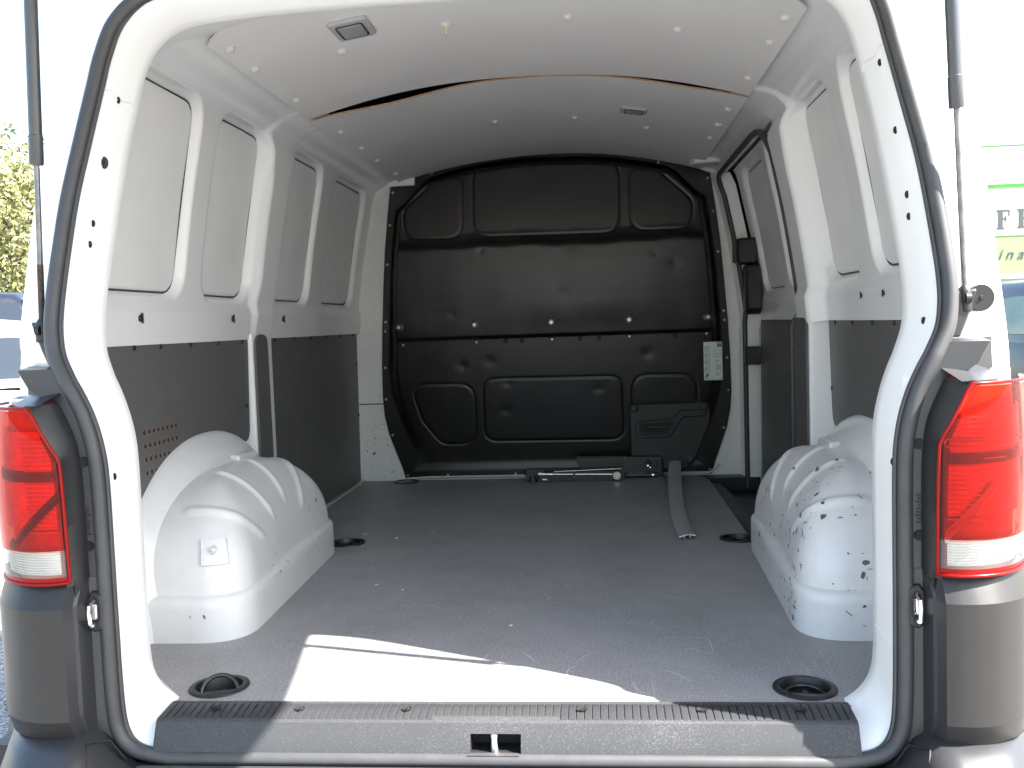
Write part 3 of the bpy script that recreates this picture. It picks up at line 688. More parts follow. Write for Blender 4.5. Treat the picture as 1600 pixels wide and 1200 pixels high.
# white gap line along the left wall and the raw corner bits
obj('floor_gap', MB().box(-.862, -.850, 1.22, 2.50, -.012, .006), 'clip_white', van)
for x0, x1 in ((-.606, -.585), (.578, .604)): obj('raw_corner', MB().prism(rpoly([(x0, .016), (x1, .012), (x1, .030), (x0, .046)], .002, 2), 'z', -.004, .0016), 'board_edge', fb)

sc = MB(); rs = random.Random(9)
def scratch(pts, w=.0007):
    P = catmull(pts, 5); t = np.gradient(P, axis=0); t /= np.linalg.norm(t, axis=1)[:, None]; nn = np.stack([-t[:, 1], t[:, 0]], 1); k = np.sin(np.linspace(.15, math.pi-.15, len(P)))[:, None]
    sc.grid(np.stack([np.c_[P-nn*w*k, np.full(len(P), .0005)], np.c_[P+nn*w*k, np.full(len(P), .0005)]], 0))
for _ in range(70):
    x, y = rs.uniform(-.52, .52), rs.uniform(.06, 2.2); a = rs.choice((.2, 1.0, 1.4, 1.9, 2.6))+rs.gauss(0, .25); l = rs.uniform(.015, .11); b = rs.gauss(0, .25)
    scratch([(x, y), (x+l*.5*math.cos(a), y+l*.5*math.sin(a)), (x+l*math.cos(a+b), y+l*math.sin(a+b))], rs.uniform(.0005, .0012))
scratch([(.30, .29), (.395, .285), (.405, .30), (.405, .36), (.395, .375), (.33, .378), (.31, .372), (.30, .34)], .0006)
scratch([(-.46, 1.33), (-.44, 1.40), (-.41, 1.50)], .0011); scratch([(.27, .06), (.245, .09), (.235, .14)], .0008); scratch([(-.34, .235), (-.26, .285), (-.20, .30), (-.12, .30)], .0006)
mat('scratch_pale', (.55, .54, .54), .7); obj('scratch', sc, 'scratch_pale', fb, smooth=0, kind='stuff')
# lashing points: bowl, bolts, ring
bowl = MB().lathe([(.0565, .0005), (.056, .0035), (.050, .0052), (.0445, .0045), (.042, -.004), (.040, -.018), (.030, -.021), (0, -.021)], (0, 0, 0), 'z', 40)
bowl_me = small('bowl', bowl, 'black_plastic')
bolts = MB()
for s in (-1, 1): bolts.lathe([(.0075, -.021), (.0075, -.013), (.005, -.011), (.003, -.012), (0, -.013)], (s*.004, s*.019, 0), 'z', 8)
bolts.box(-.03, .03, -.008, .008, -.021, -.013)
bolts_me = small('bolt', bolts, 'black_metal')
half = [(.034*math.cos(a), 0, .034*math.sin(a)) for a in np.linspace(0, math.pi, 22)]
dring = MB().tube(half, .0042, 10).tube([(-.034, 0, 0), (.034, 0, 0)], .0042, 10); dring_me = small('ring', dring, 'black_metal')
for i, (cx, cy) in enumerate(RINGS):
    zf = 0.0
    e = obj('lashing_point', bowl_me, 'black_plastic', van, loc=(cx, cy, zf+.0005))
    obj('bolt', bolts_me, 'black_metal', e)
    r = obj('ring', dring_me, 'black_metal', e, loc=(0, .0, -.012)); r.rotation_euler = ((math.radians(-32) if i == 0 else math.radians(-82)), 0, math.radians(14 if i == 0 else -8))

# ---- sill plate
PS = [(.022, .0062), (.012, .0066), (-.044, .0015), (-.050, -.0025), (-.057, -.018), (-.066, -.038), (-.069, -.050)]
def sill_seg(x0, x1, prof, n):
    return np.array([[(x, y, z) for y, z in prof] for x in np.linspace(x0, x1, n)])
m = MB()
ends = []
def endx(sd, k): return sd*(.603-.000*k+.008*k/6)
for x0, x1, pr in ((-.60, -.043, PS), (-.043, .043, PS[:5]), (.043, .60, PS)): m.grid(sill_seg(x0, x1, pr, 24))
m.add([(-.043, -.057, -.018), (.043, -.057, -.018), (.043, -.02, -.020), (-.043, -.02, -.020)], [(0, 1, 2, 3)])
sill = obj('sill_plate', m, 'sill_dusty', van, smooth=30, label='ribbed dark plastic loading sill with screw holes'); fixnormals(sill, (0, -.3, 3))
rib = MB(); hw = .0052
for y0, y1 in ((.0, 0),):
    pr = [(.010, .0068), (.006, .0082), (-.040, .0040), (-.0445, .0018)]
    V = [(x, y, z) for x in (-hw, hw) for y, z in pr]+[(x*1.25, y, z-.0022) for x in (-hw, hw) for y, z in pr]
    F = [(0, 1, 5, 4), (1, 2, 6, 5), (2, 3, 7, 6)]+[(8+i, 8+i+1, i+1, i) for i in range(3)]+[(4+i, 4+i+1, 12+i+1, 12+i) for i in range(3)]+[(3, 11, 15, 7)]
    rib.add(V, F)
rib_me = small('rib', rib, 'sill_plastic')
nrib = 88
for i in range(nrib):
    x = -.592+1.184*i/(nrib-1); o = obj('rib', rib_me, 'sill_plastic', sill, loc=(x, 0, 0))
    if abs(x) < .11: o.scale = (1, .78, 1)
hs = small('screw', MB().lathe([(0, .0088), (.003, .0088), (.0032, .0075), (.0055, .0078), (.0095, .0092)], (0, -.0, 0), 'z', 18), 'dark_hole')
for x in (-.505, -.352, -.160, .146, .350, .515): obj('screw', hs, 'dark_hole', sill, loc=(x, -.014, -.0012))
# latch pocket and pin
m = MB(); V = [(-.043, -.069, -.050), (.043, -.069, -.050), (.043, -.057, -.018), (-.043, -.057, -.018), (-.043, -.02, -.050), (.043, -.02, -.050), (.043, -.02, -.020), (-.043, -.02, -.020)]
m.add(V, [(4, 5, 6, 7), (0, 4, 7, 3), (1, 2, 6, 5), (0, 1, 5, 4)])
lp = obj('latch_pocket', m, 'dark_hole', van, smooth=0)
obj('latch_pin', MB().cyl((-.003, -.052, -.052), (-.003, -.050, -.022), .0075, 16).lathe([(.009, -.024), (.009, -.019), (.006, -.017), (0, -.017)], (-.003, -.050, 0), 'z', 16), 'chrome', lp)
obj('pocket_rim', MB().box(-.048, .040, -.074, -.066, -.056, -.049), 'sill_plastic', sill)

# ---- ceiling boards
def ceil_z(x): return 1.392-.092*(x/.645)**2
def board(y0f, y1, sag):
    nx, ny = 90, 60; xs = np.linspace(-.642, .642, nx); A = []
    for x in xs:
        y0 = y0f(x); ys = np.linspace(0, 1, ny)**1.3*(y1-y0)+y0; A.append([(x, y, ceil_z(x)+sag(x, y)) for y in ys])
    return np.array(A)
def y_rear(x): return .395+.055*max(0, (abs(x)-.56)/.082)**2.5
def sag_r(x, y): return .002+.0015*math.sin(x*9+y*4)-.0025*math.sin((y-.4)/.8*math.pi)
def sag_f(x, y): return -.002-.019*math.exp(-((x+.40)/.18)**2)*math.exp(-(y-1.205)/.16)-.005*math.exp(-((x-.45)/.12)**2)*math.exp(-(y-1.205)/.1)+.0015*math.sin(x*8+y*5)
A1 = board(y_rear, 1.200, sag_r); A2 = board(lambda x: 1.206, 2.485, sag_f)
boards = []
for A in (A1, A2):
    o = obj('ceiling_board', MB().grid(A), 'ceiling_board', van, smooth=60); fixnormals(o, (0, 1.2, 0)); boards.append(o)
e1 = A2[:, 0, :]; e = obj('board_edge', MB().grid(np.array([e1+[0, -.0006, .0], e1+[0, -.0004, .0045]])), 'board_edge', boards[1])
e1 = A1[:, -1, :]; obj('board_edge', MB().grid(np.array([e1+[0, .0004, .0], e1+[0, .0006, .0045]])), 'board_edge', boards[0])
obj('board_edge', MB().tube([tuple(p+np.array([0, -.001, .002])) for p in A1[:, 0, :]], .0022, 6), 'clip_white', boards[0])
cl_me = small('clip', MB().lathe([(.0115, .001), (.0115, -.002), (.008, -.006), (.003, -.0075), (0, -.0075)], (0, 0, 0), 'z', 16), 'clip_white')
def clip(b, x, y, sg): 
    o = obj('clip', cl_me, 'clip_white', b, loc=(x, y, ceil_z(x)+sg(x, y)-.001)); o.rotation_euler = (0, math.atan(2*.092*x/.645**2), 0); return o
for x, y in ((-.41, .71), (.143, .66), (.40, .71), (-.612, .50), (-.612, .66), (-.612, .98), (.612, .52), (.612, .70), (.612, 1.02)): clip(boards[0], x, y, sag_r)
for x, y in ((-.143, 1.76), (.135, 1.76), (.388, 1.85), (-.61, 1.42), (-.61, 1.70), (-.61, 1.95), (-.612, 2.28), (.61, 1.38), (.61, 1.62), (.61, 1.85)): clip(boards[1], x, y, sag_f)
hang = clip(boards[0], -.146, .668, sag_r)
obj('clip', MB().cyl((-.146, .668, 1.386), (-.146, .668, 1.362), .006, 10, .0045), 'chip_wood', boards[0])
mat('lamp_lens', (.33, .34, .345), .2, coat=.5, bmp=.5, bs=260, bd=.002)
for (x, y, w, l, bi) in ((-.350, .573, .046, .062, 0), (.333, 1.60, .045, .040, 1)):
    z = ceil_z(x)
    c = MB().prism(rpoly([(-w, -l), (w, -l), (w, l), (-w, l)], .012, 5), 'z', .004, -.009, .004)
    o = obj('ceiling_lamp', c, 'lamp_bezel', van, loc=(x, y, z)); o.rotation_euler = (0, math.atan(2*.092*x/.645**2), 0)
    obj('lamp_lens', MB().prism(rpoly([(-w*.62, -l*.62), (w*.62, -l*.62), (w*.62, l*.62), (-w*.62, l*.62)], .008, 4), 'z', -.007, -.0125, .002), 'lamp_lens', o)
    lo = obj('lens_rim', MB().tube([(px_, py_, -.0105) for px_, py_ in rpoly([(-w*.66, -l*.66), (w*.66, -l*.66), (w*.66, l*.66), (-w*.66, l*.66)], .008, 4)], .0018, 6, closed=True), 'black_plastic', o)
# bracket at the front right roof corner
obj('roof_bracket', MB().prism(rpoly([(.585, 2.36), (.60, 2.30), (.70, 2.26), (.72, 2.42), (.60, 2.42)], .015, 3), 'z', 1.325, 1.292, .006), 'white_paint', van)
obj('roof_bracket', MB().prism(rpoly([(-.69, 1.285), (-.69, 1.312), (-.575, 1.338), (-.575, 1.285)], .004, 3), 'y', 2.50, 2.482, .002), 'white_paint', van)

# ---- sliding door inside, seal, step well
def dextra(Y, Z): return np.zeros_like(Y)
dins = INS[2:]
rows = slice(0, 95)
dw = wall_grid(1.41, 2.428, 200, [(1.47, 1.80), (1.90, 2.30)], 0, off=-.022, rows=rows)
door = obj('sliding_door', MB().grid(dw), 'white_paint', van, smooth=60, label='closed side door seen from inside'); fixnormals(door, CEN)
for a, b in ((1.47, 1.80), (1.90, 2.30)): o = obj('inset_panel', inset_plate(a, b, -.022), 'inset_skin', door, smooth=50); fixnormals(o, CEN); gap_shade(a, b, -.022, door, 1)
obj('door_lining', MB().prism(rpoly([(1.41, -.10), (1.41, .655), (2.385, .655), (2.40, .02), (2.36, -.10)], [.01, .01, .04, .08, .03]), 'x', .885, .862, .008), 'lining', door)
obj('door_edge', MB().tube([(.866, 2.392, .65), (.866, 2.402, .1), (.866, 2.37, -.06)], .005, 8), 'clip_white', door)
obj('door_core', MB().box(.888, .894, 1.39, 2.44, -.15, .67), 'black_plastic', door)
m = MB().prism(rpoly([(2.325, .885), (2.325, .99), (2.425, .99), (2.425, .885)], .012, 4), 'x', .84, .765, .01)
for k in range(3): m.box(.758, .768, 2.338+k*.028, 2.352+k*.028, .895, .98)
obj('door_latch', m, 'black_plastic', door)
obj('latch_cover', MB().prism(rpoly([(2.33, .70), (2.33, .885), (2.425, .885), (2.425, .68), (2.36, .68)], .02, 4), 'x', .86, .80, .01), 'black_plastic', door)
obj('door_hook', MB().prism(rpoly([(2.37, .47), (2.37, .55), (2.425, .54), (2.425, .48)], .01, 3), 'x', .86, .80, .006), 'black_plastic', door)
sp = [(float(.792+.006*0), 1.392, z) for z in np.linspace(-.05, .64, 10)]+[(float(wallx(z))-.042, 1.392, z) for z in np.linspace(.68, 1.17, 14)]
sp += [(.722, 1.402, 1.215), (.712, 1.43, 1.240), (.706, 1.48, 1.249)]+[(.704, y, 1.252) for y in np.linspace(1.55, 2.34, 12)]+[(.706, 2.39, 1.248), (.712, 2.42, 1.235), (.722, 2.432, 1.205)]
sp += [(float(wallx(z))-.046, 2.432, z) for z in np.linspace(1.17, .70, 14)]+[(.808, 2.432, z) for z in np.linspace(.64, -.05, 10)]
obj('door_opening_seal', MB().tube(sp, .0105, 12), 'rubber', van, smooth=60)
m = MB(); m.box(.636, .90, 1.20, 2.44, -.21, -.20); m.box(.634, .640, 1.20, 2.50, -.20, -.012); m.box(.64, .90, 2.44, 2.45, -.20, -.02); m.box(.64, .90, 1.19, 1.20, -.2, -.02); m.box(.86, .90, 1.2, 2.45, -.20, -.10)
well = obj('step_well', m, 'black_plastic', van)
m = MB().prism(rpoly([(.646, 1.22), (.70, 1.22), (.70, 2.20), (.69, 2.36), (.646, 2.40)], .015, 3), 'z', -.05, -.018, .006)
obj('step_trim', m, 'black_plastic', well)
obj('step_trim', MB().box(.60, .86, 2.425, 2.512, -.03, -.004), 'black_plastic', van)
obj('step_plate', MB().prism(rpoly([(.72, 2.02), (.77, 2.02), (.77, 2.12), (.72, 2.12)], .008, 3), 'z', -.19, -.15, .004), 'grey_profile', well)

# ---- rear corner trims, lamps, bumper
def plan_loft(plan, zs, f=None):
    P = catmull(plan, 6); A = []
    for k, z in enumerate(zs):
        row = [(x, y, z) for x, y in P]
        if f is not None: row = [f(x, y, z) for x, y in P]
        A.append(row)
    return np.array(A)
LENS_PLAN = [(.706, -.110), (.722, -.121), (.75, -.125), (.785, -.118), (.82, -.098), (.852, -.062), (.878, -.012), (.893, .05)]
LP2 = catmull(LENS_PLAN, 8); Ls = np.r_[0, np.cumsum(np.hypot(*np.diff(LP2, axis=0).T))]
def lens_pt(s, z, off=0.):
    x = np.interp(s, Ls, LP2[:, 0]); y = np.interp(s, Ls, LP2[:, 1]); e = 1e-3
    tx = np.interp(s+e, Ls, LP2[:, 0])-np.interp(s-e, Ls, LP2[:, 0]); ty = np.interp(s+e, Ls, LP2[:, 1])-np.interp(s-e, Ls, LP2[:, 1]); l = math.hypot(tx, ty)
    bulge = .006*math.sin(max(0, min(1, (z-.262)/.30))*math.pi)
    return (x+ty/l*(off+bulge), y-tx/l*(off+bulge), z)
ZL0, ZL1 = .262, .560
def s_in(z):      # inner edge, cut back at the top
    return float(np.interp(z, [ZL0, .47, .552, ZL1], [.0, .006, .044, .052]))
def lens_rows(z0, z1, off, n=20, m_=26, in0=0., in1=0.):
    A = []
    for z in np.linspace(z0, z1, n):
        a = s_in(z)+in0; b = Ls[-1]-.01-in1; A.append([lens_pt(s, z, off) for s in np.linspace(a, b, m_)])
    return np.array(A)
for sd in (-1, 1):
    # lamp housing and reflectors
    hm = MB().grid(lens_rows(ZL0, ZL1, -.022, 24, 26)*np.array([sd, 1, 1]))
    lamp = obj('tail_light', hm, 'lamp_inner', van, smooth=50, label=('red tail light in shade with clear lower band' if sd < 0 else 'sunlit red tail light with clear lower band')); fixnormals(lamp, (sd*.9, -3, .4))
    def part(name, mb, mt): 
        o = obj(name, mb, mt, lamp, smooth=40); fixnormals(o, (sd*.9, -3, .4)); return o
    M3 = np.array([sd, 1, 1])
    part('reflector', MB().grid(lens_rows(.455, .52, -.014, 8, 20, .012, .03)*M3), 'reflector')
    part('reflector', MB().grid(lens_rows(.355, .435, -.014, 8, 20, .010, .03)*M3), 'reflector')
    rb = MB()
    for k in range(22):
        z = .350+k*.0075
        if .44 < z < .45: continue
        rb.tube([tuple(np.array(lens_pt(s, z, -.012))*M3) for s in np.linspace(s_in(z)+.012, s_in(z)+.065, 6)], .0018, 6)
    obj('optic_rib', rb, 'reflector_rib', lamp, kind='stuff')
    if sd > 0:
        ln = MB()
        for z, a0, a1, w in ((.505, .035, .115, .0011), (.474, .006, .16, .0014), (.463, .006, .16, .0018), (.445, .062, .105, .0011), (.428, .062, .105, .0010), (.411, .062, .105, .0012), (.490, .062, .105, .0010)):
            ln.tube([lens_pt(s_in(z)+q_, z, -.006) for q_ in np.linspace(a0, a1, 9)], w, 6)
        ln.tube([lens_pt(s_in(.475)+.062, q_, -.006) for q_ in np.linspace(.472, .490, 3)], .0009, 6)
        obj('light_line', ln, 'reflector_rib', lamp)
    part('dark_band', MB().grid(lens_rows(.437, .452, -.010, 4, 20, .006, .02)*M3), 'lamp_dark')
    # slanting bar
    A = []
    for t in np.linspace(0, 1, 14):
        s = .010+.085*t; z = .322+.085*t if sd > 0 else .335+.075*(1-t)
        A.append([tuple(np.array(lens_pt(s, z-.010, -.008))*M3), tuple(np.array(lens_pt(s, z, -.003))*M3), tuple(np.array(lens_pt(s, z+.010, -.008))*M3)])
    part('light_bar', MB().grid(np.array(A)), 'reflector_rib' if sd > 0 else 'lamp_dark')
    part('reflector', MB().grid(lens_rows(.276, .318, -.012, 6, 24, .010, .01)*M3), 'reflector')
    rb = MB()
    for k in range(9):
        z = .279+k*.0045; rb.tube([tuple(np.array(lens_pt(s, z, -.010))*M3) for s in np.linspace(.012, .16, 10)], .0012, 6)
    obj('optic_rib', rb, 'reflector_rib', lamp, kind='stuff')
    part('lens', MB().grid(lens_rows(.320, ZL1-.004, 0, 26, 30, .004, .0)*M3), 'lens_red')
    part('clear_lens', MB().grid(lens_rows(.2745, .3195, 0, 8, 30, .004, .0)*M3), 'lens_clear')
    # rim
    rim = [lens_pt(s, ZL0+.002, .001) for s in np.linspace(Ls[-1]-.01, 0, 24)]+[lens_pt(s_in(z), z, .001) for z in np.linspace(ZL0+.004, ZL1, 26)]+[lens_pt(s, ZL1, .001) for s in np.linspace(s_in(ZL1), Ls[-1]-.01, 20)]
    obj('rim', MB().tube([tuple(np.array(p)*M3) for p in rim], .0030, 8), 'red_solid', lamp, smooth=60)
    part('base_band', MB().grid(lens_rows(ZL0, .2745, 0.0, 5, 26)*M3), 'red_solid')
    # black channel between lamp and seal, with the inner strip and two holes
    A = []
    for z in np.linspace(.255, ZL1+.004, 30):
        s = s_in(z) if z < ZL1 else s_in(ZL1)+(z-ZL1)*.6; lx, ly_, _ = lens_pt(s, min(z, ZL1), -.004)
        so = float(np.interp(z, S2[:147, 1], S2[:147, 0]))
        xi = so+.029+.006*sstep(.49, .56, z)
        A.append([(lx+.004, ly_-.002, z), (lx-.002, ly_+.004, z), (min(xi+.006, lx-.003), -.092, z), (min(xi+.002, lx-.004), -.084, z), (min(xi, lx-.005), -.066, z)])
    ch = obj('lamp_channel', MB().grid(np.array(A)*M3), 'black_plastic', van, smooth=30); fixnormals(ch, (0, -3, .4))
    A = []
    for z in np.linspace(.14, .622, 44):
        so = float(np.interp(z, S2[:147, 1], S2[:147, 0])); wd = .030+.006*sstep(.49, .56, z)+.040*sstep(.562, .585, z)
        A.append([(so+.010, -.035+float(lean(z)), z), (so+.012, -.058, z), (so+.016, -.0655, z), (so+wd, -.0675, z), (so+wd+.003, -.064, z)])
    A.append([(x, y+.035, .626) for x, y, z in A[-1]])
    st = obj('corner_trim', MB().grid(np.array(A)*M3), 'grey_plastic', van, smooth=40); fixnormals(st, (0, -3, .4))
    for z in (.462, .315): obj('hole', MB().lathe([(.0088, -.0670), (.0082, -.0698), (.0066, -.0694), (0, -.0690)], (sd*.693, 0, z), 'y', 18), 'dark_hole', st)
    # moulded part marks on the strip
    mk = MB()
    for k in range(9):
        w = (.005, .003, .006, .004, .005, .002, .006, .003, .005)[k]; mk.box(sd*.693-w, sd*.693+w-.001*(k % 3), -.0687, -.0676, .335+k*.0055, .3372+k*.0055)
    obj('moulded_mark', mk, 'black_plastic', st, smooth=0)
    # cap over the lamp
    A = []
    for t in np.linspace(0, 1, 8):
        A.append([(.74+.10*u_-.02*t*(1-u_), -.118+.10*u_**2+.085*t, ZL1+.003+.030*t-.012*u_*t) for u_ in np.linspace(0, 1.35, 10)])
    o = obj('lamp_cap', MB().grid(np.array(A)*M3), 'grey_plastic', van, smooth=50); fixnormals(o, (0, -1, 5))
    # dark plate above the lamp, standing in for shade in a body pocket
    m = MB(); q = [(.792, -.004, .577), (.840, .020, .574), (.838, .020, .626), (.792, -.004, .624)]
    m.add(q+[(x, y+.02, z) for x, y, z in q], [(0, 1, 2, 3), (0, 4, 5, 1), (1, 5, 6, 2), (2, 6, 7, 3), (3, 7, 4, 0)]); co = obj('pocket_shade', mirror_if(m, sd), 'grey_plastic', van, smooth=0); fixnormals(co, (sd*.8, -3, .6))
    # lower corner panel
    def fpan(x, y, z):
        yy = y-.002+.014*max(0, (.030-z)/.034)
        if z > .222: yy += (z-.222)*.60
        return (x, yy, z)
    plan = [(.712, -.127), (.735, -.1315), (.765, -.131), (.80, -.121), (.84, -.094), (.872, -.05), (.897, .01), (.912, .09), (.92, .2)]
    A = plan_loft(plan, np.r_[-.004, .010, .0299, .030, np.linspace(.05, .222, 5), .2221, .235, .259], fpan)
    lo = obj('corner_panel', MB().grid(A*M3), 'corner_plastic', van, smooth=14); fixnormals(lo, (sd*2, -3, .4))
    e0 = A[:, 0]; e1 = e0+np.array([-.007, .020, 0]); e2 = e0+np.array([-.011, .026, 0]); e3 = e0+np.array([-.015, .052, 0])
    cs = obj('corner_side', MB().grid(np.stack([e0, e1, e2, e3], 1)*M3), 'grey_plastic', van, smooth=14); fixnormals(cs, (0, -3, .4))
    obj('panel_top', MB().grid(np.stack([A[-1], A[-1]+np.array([-.004, .03, .001])])*M3), 'corner_plastic', lo)
    # inner return with the striker
    A = [[(.668, -.056, z), (.682, -.066, z), (.696, -.070, z), (.704, -.100, z)] for z in np.linspace(-.03, .262, 12)]
    o = obj('corner_return', MB().grid(np.array(A)*M3), 'grey_plastic', van, smooth=35); fixnormals(o, (0, -3, .4))
    m = MB().prism(rpoly([(.672, .170), (.672, .232), (.690, .238), (.699, .225), (.699, .176), (.690, .166)], .004, 3), 'y', -.062, -.076, .003)
    ho = obj('striker', mirror_if(m, sd), 'black_plastic', van)
    m = MB().box(.680, .690, -.078, -.074, .190, .216); m.cyl((.685, -.079, .176), (.685, -.088, .182), .004, 10).tube([(.685, -.078, .181), (.685, -.094, .188), (.685, -.096, .205), (.685, -.094, .216), (.685, -.078, .223)], .0040, 10)
    obj('striker_loop', mirror_if(m, sd), 'chrome', ho)
# bumper: shelf under the sill and swept corner pieces
A = []
for x in np.linspace(-.99, .99, 91):
    ax = abs(x); k = float(sstep(.64, .70, ax)); c = float(sstep(.70, .99, ax)); yo = .34*c**2.2
    zt = -.082+.078*k
    A.append([(x, -.050+yo*.9, zt+.006), (x, -.085-.03*k+yo, zt+.002), (x, -.13-.03*k+yo, zt-.012), (x, -.185+yo, zt-.040), (x, -.218+yo, zt-.075), (x, -.225+yo, zt-.12), (x, -.215+yo, -.34), (x, -.16+yo, -.40)])
bm = obj('bumper', MB().grid(A), 'grey_plastic', van, smooth=45, label='dark grey plastic rear bumper'); fixnormals(bm, (0, -3, 2))
obj('bumper_lip', MB().tube([(x, -.086, -.070) for x in np.linspace(-.62, .62, 12)], .006, 8), 'grey_plastic', bm)
for sd in (-1, 1): obj('bumper_joint', MB().tube([(sd*.648, -.07, -.062), (sd*.668, -.085, -.02), (sd*.690, -.118, -.012), (sd*.672, -.16, -.055), (sd*.655, -.21, -.10)], .0022, 6), 'dark_hole', bm)

# ---- gas struts and their mounts
for sd in (-1, 1):
    a = Vector((sd*.782, -.018, .690)); b = Vector((sd*.742, -.045, 1.46)); d = (b-a).normalized()
    mid = a+d*.285 if sd < 0 else a+d*.300
    st = obj('gas_strut', MB().tube([mid, mid+d*.004, mid+d*.05, mid+d*.051, b], [.0105, .0122, .0122, .0112, .0112], 18), 'strut_tube', van, smooth=40, label=('lowered end of gas strut with rust on its rod' if sd < 0 else 'gas strut in full sun with round mount'))
    obj('rod', MB().tube([a+d*.02, mid+d*.01], .0050, 12), 'strut_rod', st)
    if sd < 0:
        mat('rust', (.055, .032, .02), .8, var=.8, vs_=160); obj('rust_sleeve', MB().tube([a+d*.02, a+d*.115], .0054, 12), 'rust', st)
    obj('end_fitting', MB().tube([a-d*.022, a-d*.020, a+d*.012, a+d*.020], [.008, .0115, .0115, .006], 14), 'black_plastic', st)
    obj('end_cap', MB().cyl(a+Vector((-sd*.004, -.012, 0)), a+Vector((sd*.004, -.012, .0)), .0085, 12), 'black_plastic', st)
    if sd > 0: m = MB().lathe([(0, -.006), (.003, -.006), (.004, -.004), (.021, -.004), (.0225, 0), (.0225, .006)], (sd*(.786+.020), -.018, .690), 'y', 26)
    if sd > 0: obj('mount_disc', m, 'grey_plastic' if sd < 0 else 'corner_plastic', st)
    m = MB().prism(rpoly([(.755, .628), (.755, .70), (.80, .705), (.783, .655), (.772, .628)], .004, 3), 'y', -.012, -.026, .003); obj('mount_plate', mirror_if(m, sd), 'grey_plastic', st)

# ---- open tailgate overhead
hx, hyy, hz = .660, .10, 1.402
dirv = Vector((0, -math.cos(math.radians(6)), math.sin(math.radians(6)))); nrm = Vector((0, math.sin(math.radians(6)), math.cos(math.radians(6))))
prof_t = [(0, .672), (.1, .69), (.3, .745), (.48, .79), (.60, .80), (.70, .76), (.85, .745), (1.10, .745), (1.22, .70)]
m = MB(); A = []
for l in np.linspace(0, 1.22, 40):
    w = float(np.interp(l, *zip(*prof_t))); t = .075*(1-.5*sstep(1.0, 1.22, l))+.0
    c = Vector((0, hyy, hz))+dirv*l
    row = [c+Vector((x*w, 0, 0))+nrm*(h*t) for x, h in ((-1, 0), (-.98, -.04), (-.6, -.04), (0, -.04), (.6, -.04), (.98, -.04), (1, 0), (1, .6), (.93, 1), (.5, 1.15), (0, 1.2), (-.5, 1.15), (-.93, 1), (-1, .6))]
    A.append([tuple(p) for p in row])
A = np.array(A); mb = MB().grid(A, closed=True); nA = A.shape[1]; mb.F += [tuple(range(nA)), tuple(len(mb.V)-nA+i for i in range(nA))[::-1]]; mb.MI += [0, 0]
tg = obj('tailgate', mb, 'white_exterior', van, smooth=35)
tp = MB(); o3 = rpoly([(-.58, .62), (.58, .62), (.60, 1.08), (-.60, 1.08)], .06, 5)
V = []
for k, h in ((1, -.004), (1, -.014), (.97, -.018)):
    V.append([tuple(Vector((0, hyy, hz))+dirv*(.85+(l-.85)*k)+Vector((x*k, 0, 0))+nrm*h) for x, l in o3])
tp.grid(np.array(V), closed=True); n_ = len(o3); tp.F.append(tuple(2*n_+i for i in range(n_))); tp.MI.append(0)
obj('tailgate_trim', tp, 'grey_plastic', tg)

# ================================================================== LOOSE THINGS ON THE LOAD FLOOR
# folded jack
jack = thing('folded_jack', 'folded black metal jack with bright rods lying on floor against bulkhead', 'jack', (.075, 2.40, 0))
jx0, jx1, jy = -.135, .285, 2.405
m = MB()
for k in range(7): m.lathe([(0, -.014), (.015+.004*(k % 3), -.012), (.018, 0), (.014, .012), (0, .013)], (jx0+.016+.011*k, jy+.012*math.sin(k*2.1), .027+.012*math.cos(k*1.7)), 'x' if k % 2 else 'z', 10)
obj('head', m.box(jx0+.01, jx0+.085, jy-.02, jy+.02, .002, .05), 'black_metal', jack)
obj('arm', MB().box(jx0+.06, jx1, jy-.030, jy-.022, .004, .040).box(jx0+.06, jx1, jy+.018, jy+.026, .004, .046).box(jx0+.06, jx1-.02, jy-.022, jy+.018, .001, .008), 'black_metal', jack)
obj('rod', MB().cyl((jx0+.075, jy-.026, .033), (jx1-.03, jy-.036, .028), .0038, 10).cyl((jx0+.075, jy-.028, .033), (jx0+.125, jy-.030, .032), .0062, 10).lathe([(0, -.012), (.011, -.01), (.011, .004), (0, .006)], (jx0+.072, jy-.026, .033), 'x', 8), 'chrome', jack)
obj('pin', MB().cyl((jx0+.215, jy-.034, .040), (jx0+.215, jy-.034, .020), .004, 8).cyl((jx0+.08, jy-.034, .010), (jx0+.10, jy-.034, .010), .006, 8), 'chrome', jack)
obj('pivot_disc', MB().lathe([(0, -.008), (.016, -.008), (.0185, -.005), (.0185, .002)], (jx1-.027, jy-.034, .023), 'y', 20), 'screw_steel', jack)
obj('wire_handle', MB().tube([(jx0+.13, jy-.028, .043), (jx1-.08, jy-.032, .049), (jx1-.010, jy-.034, .051), (jx1-.002, jy-.034, .046), (jx1, jy-.034, .012)], .0028, 8), 'chrome', jack)
